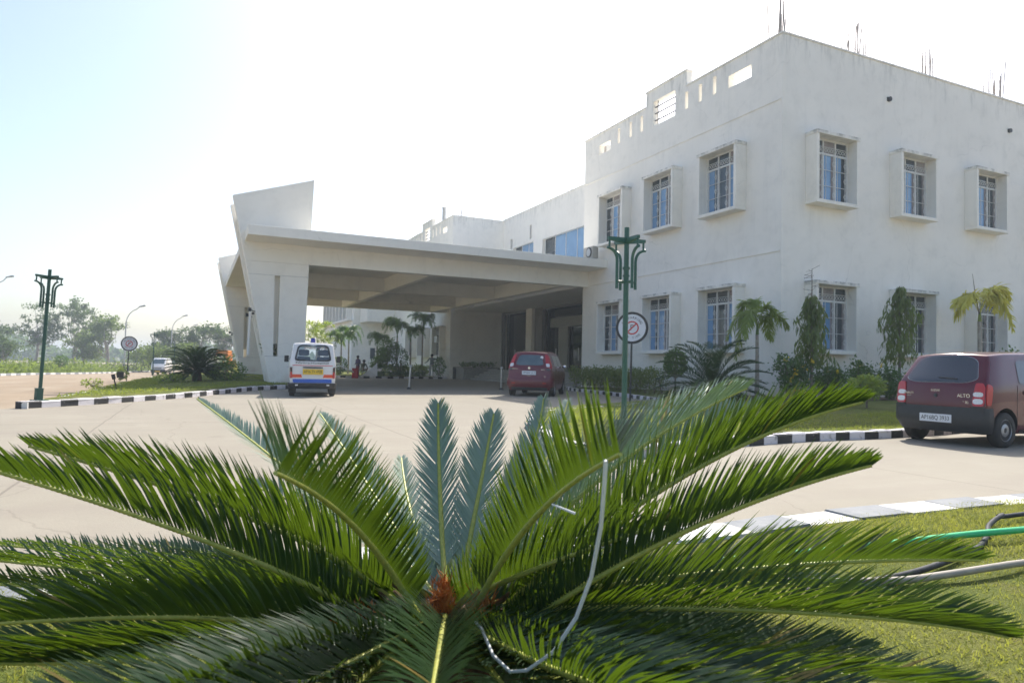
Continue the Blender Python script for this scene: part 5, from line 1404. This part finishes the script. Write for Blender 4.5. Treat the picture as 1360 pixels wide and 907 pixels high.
hedge('clipped_hedge', [(12.6, 49.6), (14.6, 49.9), (16.3, 50.3)], .7, .75, 'low yellow green hedge behind the man at the far wall', m_leaf_l, 3000, .12, 4, None, .12)

# ---------------- feather leaves
def frond(base, mid, tip, n, L, w, vee=30, ang=(62, 38), droop=.12, nsec=3, rg=None, prof=None, start=.06, curl=0.0, jit=.06, nrib=14):
    """leaf quads for one feather leaf whose midrib runs base -> mid -> tip, and the midrib's points"""
    b, m, t = (np.array(p, float) for p in (base, mid, tip))
    c = 2*m - (b+t)/2
    P = lambda s: (1-s)**2*b + 2*s*(1-s)*c + s*s*t
    T = lambda s: unit(2*(1-s)*(c-b) + 2*s*(t-c))
    ch = t - b; S = np.cross(ch, [0, 0, 1.])
    if np.linalg.norm(S) < .05*np.linalg.norm(ch): S = np.array([1., 0, 0])
    S = unit(S); roll = math.radians(rg.normal()*7)
    out = []
    s = np.linspace(start, .995, n)[:, None]
    pr = prof(s) if prof else np.clip(np.sin(np.pi*np.clip(s*.90+.08, 0, 1))**.6, .10, 1)
    PP, TT = P(s), T(s); SS = unit(S - TT*(TT*S).sum(-1, keepdims=True)); UU = np.cross(SS, TT); SS, UU = SS*math.cos(roll) + UU*math.sin(roll), UU*math.cos(roll) - SS*math.sin(roll)
    an = np.radians(ang[0] + (ang[1]-ang[0])*s)
    ve = np.radians(vee)
    for sd in (1, -1):
        j = rg.normal(size=(n, 3))*jit
        d = unit(np.cos(an)*TT + np.sin(an)*(sd*SS*math.cos(ve) + UU*math.sin(ve)) + j)
        nrm = unit(np.cross(d, TT)); wd = unit(np.cross(nrm, d)) # width direction runs along the midrib
        ln = L*pr*rg.uniform(.88, 1.08, (n, 1)); ln = np.where(rg.random((n, 1)) < .035, ln*rg.uniform(.05, .6, (n, 1)), ln); dr = droop*rg.uniform(.3, 1.9, (n, 1))
        rows = []
        for k in range(nsec+1):
            q = k/nsec; c_ = PP + d*ln*q + np.array([0, 0, -1.])*dr*ln*q*q + TT*curl*ln*q*q
            ww = w*[.6, 1, .95, .72, .5][min(k, 4)]*(1 if k < nsec else .08)
            rows += [c_ - wd*ww/2, c_ + wd*ww/2]
        out.append(np.stack(rows, 1))
    V = np.concatenate(out, 0); N = len(V); r = 2*(nsec+1)
    F = np.concatenate([np.stack([np.arange(N)*r+2*k, np.arange(N)*r+2*k+1, np.arange(N)*r+2*k+3, np.arange(N)*r+2*k+2], 1) for k in range(nsec)], 0)
    rib = [tuple(P(q)) for q in np.linspace(0, 1, nrib)]
    return V.reshape(-1, 3), F, rib
def add_frond(parent, args, lm, rm, rr0, rr1, name='frond', beads=False, **kw):
    V, F, rib = frond(*args, nrib=220 if beads else 14, **kw); o = npmesh(name, V, F, lm, parent)
    rad = np.linspace(rr0, rr1, len(rib))
    if beads: rad = rad*(1 + .24*(np.arange(len(rib)) % 2)*np.clip(np.linspace(-1.5, 8, len(rib)), 0, 1))
    MB().tube(rib, list(rad), 6).build('midrib', rm, o, smooth=75 if beads else 60)
    return o

# the near sago palm
CX, CY, CZ = .605, 1.675, .448
sago = thing('sago_palm', 'large spreading sago palm close to the camera filling the lower picture', 'sago palm', (CX, CY, .1))
off = np.array([CX, CY, .1]); rg = np.random.default_rng(21)
mb = MB().lathe([(.17,-.15),(.19,0),(.17,.15),(.13,.30),(.07,.37),(.02,.39)], (0,0,0), 'z', 20); mb.build('trunk', m_trunkscale, sago, smooth=60)
mb = MB()
for i in range(170):       # old leaf bases
    a = i*2.39996; z = .01 + .34*i/170; r = .185*(1 - .55*(i/170)**3)
    d = np.array([math.cos(a), math.sin(a), .55 + .6*i/170]); p = np.array([r*math.cos(a), r*math.sin(a), z])
    mb.tube([p-d*.02, p+d*.035, p+d*.075], [.016, .012, .004], 5)
mb.build('leaf_bases', m_trunkscale, sago)
# per frond: how steeply the leaflets stand up, their length, their lean at base and tip, sheen
VEE = [64,64,64,64,44,62,52,50, 24,24,24,26,30,30,34, 50,50,62,64,54,54,42, 52,26,30,36,40,28,28,55,50,40, 50,28,40,36,40,36,45,28,44, 52,48,44,44,44, 40,44]
for i, (b, m, t) in enumerate(FRONDS):
    Lc = np.linalg.norm(np.array(t)-np.array(b)); young = i in (8, 9, 10, 11, 12, 13, 14)
    add_frond(sago, (np.array(b)-off, np.array(m)-off, np.array(t)-off), m_cyc2 if i in (8, 9, 10, 11, 12, 13, 14, 15, 16, 36, 37) else m_cyc, m_rib, .0080, .0030, beads=True, n=int(rg.uniform(122, 140)*min(1.15, max(.72, Lc))),
              L=.12 if young else (.158 if i in (0, 1) else .19 if i == 22 else (.21 if i in (4, 5, 15, 16) else .175)*rg.uniform(.93, 1.07)), w=.0085 if i in (0, 1) else .0060, vee=VEE[i], ang=(50, 30) if young else (78, 56) if i in (0, 1) else (68, 34), droop=.08 if i not in (4, 7, 25, 26) else .16, nsec=4, rg=rg,
              start=.07 if i != 22 else .12, prof=(lambda s: np.clip(np.sin(np.pi*np.clip(s*.62+.10, 0, 1))**.7, .1, 1)) if i in (0, 1) else None, curl=.12, jit=.03)
# young orange-brown wool round the crown
def tuft(pts, n, L, seed, name='wool'):
    rg = np.random.default_rng(seed); V = []; F = []
    p0, p1 = np.array(pts[0])-off, np.array(pts[1])-off
    for i in range(n):
        c = p0 + (p1-p0)*rg.random() + rg.normal(size=3)*.012
        d = unit(rg.normal(size=3)*.7 + np.array([0,0,1.1])); w_ = unit(np.cross(d, rg.normal(size=3)))
        l = L*rg.uniform(.5, 1.3); k = len(V)
        V += [c-w_*.0022, c+w_*.0022, c+d*l+w_*.0006, c+d*l-w_*.0006]; F.append((k, k+1, k+2, k+3))
    return npmesh(name, np.array(V), np.array(F), m_wool, sago)
W_ = WOOL
tuft((W_[0], W_[1]), 420, .035, 1); tuft((W_[2], W_[3]), 380, .032, 2); tuft(((W_[4][0]-.03, W_[4][1], W_[4][2]-.01), (W_[4][0]+.05, W_[4][1]-.01, W_[4][2])), 300, .03, 3)

# smaller sago palms farther off
def sago_far(loc, R_, H_, nf, lab, seed, flat=.5, lm=None, n=34):
    rg = np.random.default_rng(seed); t = thing('sago_palm', lab, 'sago palm', loc)
    MB().lathe([(R_*.14,-.1),(R_*.15,.1),(R_*.12,H_*.22),(R_*.05,H_*.30)], (0,0,0), 'z', 12).build('trunk', m_trunkscale, t)
    for i in range(nf):
        a = i*2.39996 + rg.normal()*.1; q = (i+.5)/nf          # q=0 lowest ring, 1 top
        el = math.radians(-22 + 98*q**1.1); L_ = R_*rg.uniform(.88, 1.08)
        h = np.array([math.cos(a), math.sin(a), 0])
        b = np.array([0, 0, H_*.26]) + h*.06
        m = b + h*L_*.52*math.cos(el) + np.array([0, 0, L_*.55*math.sin(el) + .06*L_])
        e = b + h*L_*(math.cos(el*.8)) + np.array([0, 0, L_*math.sin(el)*.88 - .05*L_])
        add_frond(t, (b, m, e), lm or m_cycfar, m_cycfar, .012, .004, n=n, L=R_*.17, w=.028, vee=32, ang=(60, 38), droop=.12, nsec=2, rg=rg, start=.12)
    return t
sago_far((14.55, 16.6, .22), 1.75, 1.35, 40, 'dark sago palm with arching fronds on the lawn before the white corner', 31)
sago_far((.1, 31.7, .12), 1.32, 1.6, 72, 'dark dense sago palm on the left lawn beside the road', 32)
sago_far((1.9, 50.5, .1), 1.3, 1.2, 30, 'small hazy sago palm far behind on the left lawn', 33, n=20)
ball_bush('low_shrub', (1.3, 31.2, .12), .75, .42, 'olive green low shrub at the right foot of the left sago palm', m_leaf_m, 900, .10, .02, 41, 'low shrubs on the left lawn')
ball_bush('low_shrub', (-.9, 30.9, .12), .6, .18, 'flat pale green cover plant at the left foot of the sago palm', m_leaf_l, 500, .09, .0, 42, 'low shrubs on the left lawn')
ball_bush('low_shrub', (3.2, 51, .1), .8, .35, 'bright yellow green shrub by the pylon foot far back', m_leaf_y, 500, .14, .0, 43, 'low shrubs on the left lawn')
ball_bush('road_plant', (-3.2, 27.6, .02), .35, .15, 'small dry yellowish plant at the left lawn edge', m_leaf_l, 200, .08, .0, 44)
ball_bush('road_plant', (-3.75, 45.0, -.2), .3, .35, 'brownish weed at the foot of the left round sign', m_weeds, 220, .14, .0, 45)

# plume palms
def feather_palm(name, loc, h, r, fr, lab, lm, seed, L=.34, w=.035, n=64, group=None, vee=8, spear=None, ang=(64,40), droop=.55, cat='palm tree'):
    """fr: list of (azimuth deg, rise, reach, drop) per frond, metres"""
    rg = np.random.default_rng(seed); t = thing(name, lab, cat, loc, 0, group)
    MB().tube([(0,0,-.15),(.01,0,h*.5),(0,.01,h)], [r*1.25, r, r*.8], 10).build('trunk', m_palmbark, t, smooth=60)
    MB().tube([(0,0,h),(0,0,h+.35)], [r*.85, r*.45], 8).build('crownshaft', m_leaf_l if lm is m_leaf_y else m_leaf_m, t, smooth=60)
    for az, ri, re, dr in fr:
        a = math.radians(az); hh = np.array([math.cos(a), math.sin(a), 0]); b = np.array([0, 0, h+.25])
        add_frond(t, (b, b + hh*re*.5 + np.array([0,0,ri]), b + hh*re + np.array([0,0,ri-dr])), lm, lm, .014, .004, n=n, L=L, w=w, vee=vee, ang=ang, droop=droop, nsec=3, rg=rg, start=.22, jit=.30)
    if spear: MB().tube([(0,0,h+.2),(spear[0]*.6,0,h+.2+spear[1]*.5),(spear[0],0,h+.2+spear[1])], [.022,.018,.005], 6).build('spear_leaf', m_bark, t)
    return t
feather_palm('young_palm', (15.88, 16.1, .22), 2.0, .06, [(155,.42,.95,.85),(170,.30,.75,1.35),(200,.5,.8,.9),(20,.35,1.0,.75),(-25,.42,.95,.45),(60,.8,.5,.1),(100,.78,.7,.35),(-60,.62,.55,.35)],
             'young green palm with slim grey trunk in front of the corner wall', m_leaf_l, 51, .36, .034)
feather_palm('yellow_palm', (24.9, 14.8, .24), 2.75, .075, [(165,.62,1.05,.40),(185,.70,.95,.50),(-15,1.0,1.2,.45),(10,.95,1.35,.8),(-30,.65,1.1,1.2),(-50,.8,.8,.85),(150,.5,.8,.7)],
             'yellow leaved palm with a bare upright spear near the right edge', m_leaf_y, 52, .42, .05, spear=(-.40, 1.45))
# date palm and areca palms of the far bed
feather_palm('date_palm', (9.2, 58.0, .1), 1.9, .22, [(a, 1.1+.5*math.sin(a), 2.2, .7+.4*math.cos(a*1.7)) for a in range(0, 360, 24)] + [(a, 1.8, 1.3, .1) for a in range(10, 360, 60)],
             'bushy bright green date palm above the ambulance roof', m_leaf_l, 53, .5, .05, 30, vee=24, droop=.1)
AP = [(10.6, 55.5, 3.4, 'grey green palm nearest the ambulance on the far lawn'), (11.6, 57.5, 3.9, 'grey green palm beside the thin pole left of the balcony'),
      (12.9, 53.0, 3.2, 'low leafy palm right of the balcony wall'), (14.0, 51.2, 4.4, 'tall palm with light green crown before the far white wall'),
      (14.9, 50.6, 4.0, 'grey feathery palm left of the air cooler on the far wall'), (15.7, 50.2, 4.9, 'tallest dark palm with a bare trunk beside the far boxed window')]
for i, (x, y, h, lb) in enumerate(AP):
    rg = np.random.default_rng(60+i)
    feather_palm('areca_palm', (x, y, .12), h*.66, .07, [(rg.uniform(0, 360), h*.22+rg.uniform(-.1,.3), 1.0+rg.uniform(-.25,.3), .45+rg.uniform(-.3,.7)) for _ in range(12)], lb,
                 m_leaf_d if i != 3 else m_leaf_m, 70+i, .40, .032, 40, 'palms of the far bed', droop=.28)
tree('leafy_shrub', 'dense green shrub with thin stems left of the tall palm in the far bed', 'shrub', (12.6, 49.6, .12), [(0,0,1.5,.8,.6,.6),(-.5,0,1.0,.6,.5,.4),(.6,.1,2.1,.6,.5,.6)], 1400, .16, m_leaf_d, None, 1.0, .04, 81, 40, .16, 12)
tree('leafy_shrub', 'small green shrub beside the white canvas at the far kerb', 'shrub', (11.9, 48.6, .12), [(0,0,.9,.5,.4,.5),(.3,0,1.3,.4,.4,.4)], 700, .14, m_leaf_d, None, .7, .03, 82, 26, .13, 8)
for i in range(12):
    x = 11.6 + .36*i; ball_bush('bed_plant', (x, 48.2+.12*i-.2*(i % 2), .12), .16, .17, 'small dark plant in the row along the far kerb', m_leaf_d, 110, .12, .02, 100+i, 'row of small plants along the far kerb')

# drooping mast trees
def mast_tree(loc, h, r, lab, seed, bare=0):
    rg = np.random.default_rng(seed); t = thing('mast_tree', lab, 'tree', loc, 0, 'drooping mast trees at the wall')
    mb = MB().tube([(0,0,-.1),(.02,.01,h*.5),(0,0,h*(1+bare))], [.05,.035,.008], 8)
    n = 1250; q = rg.random(n)**.8; z = h*(.34 + .66*q); a = rg.uniform(0, 6.283, n)
    lump = 1 + .50*np.sin(a*2+z*3.4) + .32*np.sin(a*3-z*5.1)
    rad = r*(1-q**1.8*.80)*lump*rg.random(n)**.45
    P = np.stack([rad*np.cos(a), rad*np.sin(a), z], 1)
    V, F = leaf_quads(P, .26, rg, .20, ((0,0,-1.1), .55)); npmesh('foliage', V, F, m_leaf_ash, t)
    for i in range(40):
        k = rg.integers(0, n); mb.tube([(0,0,min(P[k,2]+.15, h)), P[k]], .008, 4)
    if bare:
        for i in range(14):
            z_ = h*(1.0+bare*rg.random()); a_ = rg.uniform(0, 6.28); mb.tube([(0,0,z_), (.28*math.cos(a_)*(1-(z_/h-1)/bare*.7), .28*math.sin(a_), z_+rg.uniform(-.12,.1))], .006, 4)
    mb.build('trunk', m_bark, t, smooth=60)
    return t
mast_tree((17.15, 15.15, .24), 3.25, .50, 'drooping mast tree with a bare twiggy tip left of the first lower window', 91, .24)
mast_tree((21.05, 15.05, .24), 3.75, .60, 'fuller drooping mast tree between two lower windows behind the maroon car', 92)

# flowering shrubs along the front wall
def shrub(loc, rx, ry_, h, lab, seed, n=1500, size=.13, fl=10, lm=None):
    rg = np.random.default_rng(seed); t = thing('flowering_shrub', lab, 'shrub', loc, 0, 'shrubs along the front wall')
    bl = [(rg.uniform(-.55,.55)*rx, rg.uniform(-.4,.4)*ry_, h*rg.uniform(.30,.75), rx*.45, ry_*.5, h*.28) for _ in range(7)]
    P, CC = cloud(rg, bl, n, 60, .12, .4); P[:, 2] = np.clip(P[:, 2], .05, h*1.15)
    V, F = leaf_quads(P, size, rg, .42); npmesh('foliage', V, F, lm or m_leaf_d, t)
    mb = MB()
    for i in range(16): e = CC[rg.integers(0, len(CC))]; mb.tube([(e[0]*.25, e[1]*.25, -.05), e*np.array([.6,.6,.6]), e], [.02,.013,.006], 5)
    mb.build('stems', m_bark, t)
    if fl:
        k = rg.integers(0, len(P), fl); C = np.repeat(P[k] + np.array([0,-.08,.05]), 6, 0) + rg.normal(size=(fl*6, 3))*.02
        V, F = leaf_quads(C, .085, rg, .8); npmesh('flowers', V, F, m_flower, t)
    return t
shrub((16.6, 15.4, .22), .85, .55, 1.45, 'yellow flowered shrub at the white building corner', 201, 1500, .13, 12)
shrub((17.9, 15.3, .24), .8, .6, 1.15, 'dark shrub below the first lower window', 202, 1500, .12, 6)
shrub((19.3, 15.2, .24), .9, .6, 1.30, 'dense dark shrub right of the first mast tree', 203, 1700, .12, 4)
shrub((20.6, 15.0, .24), .8, .6, 1.05, 'dark shrub at the foot of the second mast tree', 204, 1400, .12, 3)
shrub((22.6, 15.0, .24), .9, .6, 1.3, 'shrub half hidden behind the maroon car', 205, 1300, .13, 3)
shrub((26.6, 14.9, .24), 1.4, .6, 1.85, 'tall leafy shrub above the roof of the maroon car at the right edge', 206, 1700, .14, 0, m_leaf_m)
for i, (x, y, lb) in enumerate(((15.35, 13.9, 'tiny marigold plant with yellow heads before the corner shrub'), (14.7, 13.1, 'single orange flower low in the lawn before the shrubs'))):
    t = thing('marigold', lb, 'flower', (x, y, .22)); rg = np.random.default_rng(300+i)
    V, F = leaf_quads(rg.normal(size=(60,3))*np.array([.10,.10,.07])+np.array([0,0,.12]), .10, rg, .35); npmesh('leaves', V, F, m_leaf_m, t)
    V, F = leaf_quads(np.repeat(rg.normal(size=(6,3))*np.array([.12,.12,.04])+np.array([0,0,.32]), 7, 0)+rg.normal(size=(42,3))*.012, .05, rg, .8); npmesh('flowers', V, F, m_flower, t)
# plants inside the entrance planters and the pylon
def planter_plants(loc, sx, sy, lab, seed, h=.45, n=420, lm=None):
    rg = np.random.default_rng(seed); t = thing('potted_plants', lab, 'plants', loc, 0, 'plants in the entrance planters')
    P = np.stack([rg.uniform(-sx, sx, n), rg.uniform(-sy, sy, n), rg.random(n)*h*.7], 1)
    V, F = leaf_quads(P, .2, rg, .3, ((0,0,.9), .9)); npmesh('foliage', V, F, lm or m_leaf_d, t)
    return t
planter_plants((19.1, 47.4, .88), 1.2, .7, 'dark low plants in the stone planter left of the entrance steps', 401)
planter_plants((19.1, 29.85, .82), 1.2, .45, 'dark spiky plants right of the entrance steps beside the white wall', 402, .7)
planter_plants((3.1, 30.0, 1.25), .55, .35, 'dark leaves growing in the hollow of the porch pylon', 403, 1.0, 260)
# soil strip under the shrubs
tag(sheet('flower_bed_soil', [(16.0, 15.0), (17.0, 14.55), (30, 14.4), (30, 16.5), (17.35, 16.5), (17.28, 17.4), (16.6, 17.4)], lambda x, y: .262 + .02*math.sin(x*3)*math.sin(y*4), m_soil, .5), kind='structure')

# ---------------- grass blades
def blades(name, poly, zf, n, h, w, lm, seed, lab, dens=None, cam_r=None):
    rg = np.random.default_rng(seed); xs = [p[0] for p in poly]; ys = [p[1] for p in poly]
    X = rg.uniform(min(xs), max(xs), n*3); Y = rg.uniform(min(ys), max(ys), n*3)
    k = inside(poly, X, Y)
    if dens is not None: k &= rg.random(n*3) < dens(X, Y)
    X, Y = X[k][:n], Y[k][:n]; m = len(X)
    Z = np.array([zf(a, b) for a, b in zip(X, Y)])
    B0 = np.stack([X, Y, Z - .005], 1); a = rg.uniform(0, 6.283, m)
    d = np.stack([np.cos(a), np.sin(a), np.zeros(m)], 1); lean = unit(rg.normal(size=(m, 3))*np.array([.55,.55,.05]) + np.array([0,0,.75]))
    patch_ = .6 + .55*(np.sin(X*2.3+1)*np.sin(Y*1.9) + np.sin(X*.7)*np.sin(Y*.9+2))*.5
    hh = (h*rg.uniform(.4, 1.25, m)*np.clip(patch_, .35, 1.3))[:, None]
    mid = B0 + lean*hh*.55; tip = B0 + lean*hh + np.stack([rg.normal(size=m)*.25, rg.normal(size=m)*.25, -.1*np.ones(m)], 1)*hh
    V = np.stack([B0-d*w/2, B0+d*w/2, mid+d*w*.4, mid-d*w*.4, tip+d*w*.06, tip-d*w*.06], 1).reshape(-1, 3)
    i = np.arange(m)*6
    F = np.concatenate([np.stack([i,i+1,i+2,i+3], 1), np.stack([i+3,i+2,i+4,i+5], 1)], 0)
    return tag(npmesh(name, V, F, lm), lab, 'grass', None, 'stuff')
near_poly = [(-1.5, 1.0), (.2, .9), (2.2, .9), (7.0, 1.4), (9, 3.0), (6.5, 3.28), (5.0, 3.32), (3.58, 3.32), (2.85, 3.16), (2.2, 2.9), (.6,3.5), (-1.2, 3.6)]
znl_c = {}
def znl_fast(x, y):
    k = (round(x*8), round(y*8))
    if k not in znl_c: znl_c[k] = znl(k[0]/8, k[1]/8)
    return znl_c[k]
blades('near_grass', near_poly, znl_fast, 120000, .060, .0042, m_grass, 1, 'dry yellow green grass of the near lawn round the sago palm')
rlp = [(8.0,8.3),(10.4,7.92),(12.3,8.03),(17,8.2),(17,15.2),(15.5,17),(13.7,17.6),(12.5,16.5),(9.3,14.35),(7.6,13.5),(6.5,12.4),(5.5,10.7),(4.55,8.3),(4.5,7.2),(5.0,6.95),(6.5,7.55)]
blades('right_grass', rlp, lambda x, y: .12 + .13*sm(0, 3.2, min(y-7.4, 3.2)) if y < 10 else .2, 60000, .075, .011, m_grass2, 2, 'mown green grass of the right lawn below the windows')
def zisl_f(x, y): return g(x, y) + .2
blades('left_grass', [(-2.7,17.5),(-1.5,19.2),(0,22.2),(2,26.6),(4.5,28.6),(4.5,45),(-2.7,45),(-2.7,21)], zisl_f, 26000, .10, .022, m_grass2, 3, 'mown green grass of the left lawn round its sago palm')

# ------------------------------------------------------------------ air, light, camera
hz = MB().box(-690, 690, -75, 1090, -3.0, 17.5).build('haze', bpy.data.materials.new('hazy_air'))
hm = hz.data.materials[0]; hm.use_nodes = True; nt = hm.node_tree; nt.nodes.clear()
vo = nt.nodes.new('ShaderNodeVolumePrincipled'); vo.inputs['Color'].default_value = (.78,.89,1,1); vo.inputs['Density'].default_value = HAZE; vo.inputs['Anisotropy'].default_value = .35
nt.links.new(vo.outputs[0], nt.nodes.new('ShaderNodeOutputMaterial').inputs['Volume']); hz['kind'] = 'stuff'

sd = Vector((.70, .67, 1.0)).normalized()
el = math.asin(sd.z); az = math.atan2(sd.x, sd.y)
w = bpy.data.worlds.new('World'); scene.world = w; w.use_nodes = True; nt = w.node_tree
bg = nt.nodes['Background']; sky = nt.nodes.new('ShaderNodeTexSky'); sky.sky_type = 'NISHITA'; sky.sun_disc = False
sky.sun_elevation = el; sky.sun_rotation = az; sky.altitude = 0; sky.air_density = 1.0; sky.dust_density = 2.7; sky.ozone_density = 1.0
nt.links.new(sky.outputs[0], bg.inputs['Color']); bg.inputs['Strength'].default_value = SKY
L = bpy.data.lights.new('sun', 'SUN'); L.energy = SUN; L.angle = R(.6); L.color = (1, .95, .86)
so = bpy.data.objects.new('sun', L); COL.objects.link(so); so.rotation_euler = sd.to_track_quat('Z', 'Y').to_euler(); so.location = (0, 0, 60)

cd = bpy.data.cameras.new('camera'); cam = bpy.data.objects.new('camera', cd); COL.objects.link(cam)
cd.sensor_fit = 'HORIZONTAL'; cd.sensor_width = 36; cd.lens = 907/1360*36; cd.clip_start = .05; cd.clip_end = 4000
yaw, pit, rol = R(24.842), R(2.044), R(1.256)
f = Vector((math.sin(yaw)*math.cos(pit), math.cos(yaw)*math.cos(pit), math.sin(pit))); rt = Vector((math.cos(yaw), -math.sin(yaw), 0)); up = rt.cross(f)
a = rt*math.cos(rol) + up*math.sin(rol); b = -rt*math.sin(rol) + up*math.cos(rol)
M_ = Matrix((a, b, -f)).transposed().to_4x4(); M_.translation = (0, 0, 1.08); cam.matrix_world = M_
cd.dof.use_dof = True; cd.dof.focus_distance = 3.2; cd.dof.aperture_fstop = 6.3
scene.camera = cam
vs = scene.view_settings; vs.view_transform = 'Standard'; vs.look = 'None'; vs.gamma = 1; vs.use_curve_mapping = False; vs.exposure = EXPO
scene.render.engine = 'CYCLES'; scene.cycles.use_denoising = True
scene.cycles.max_bounces = 10; scene.cycles.diffuse_bounces = 6; scene.cycles.glossy_bounces = 3; scene.cycles.transmission_bounces = 4; scene.cycles.transparent_max_bounces = 12; scene.cycles.volume_bounces = 0
scene.cycles.use_adaptive_sampling = True; scene.cycles.adaptive_threshold = .015
scene.cycles.sample_clamp_indirect = 6
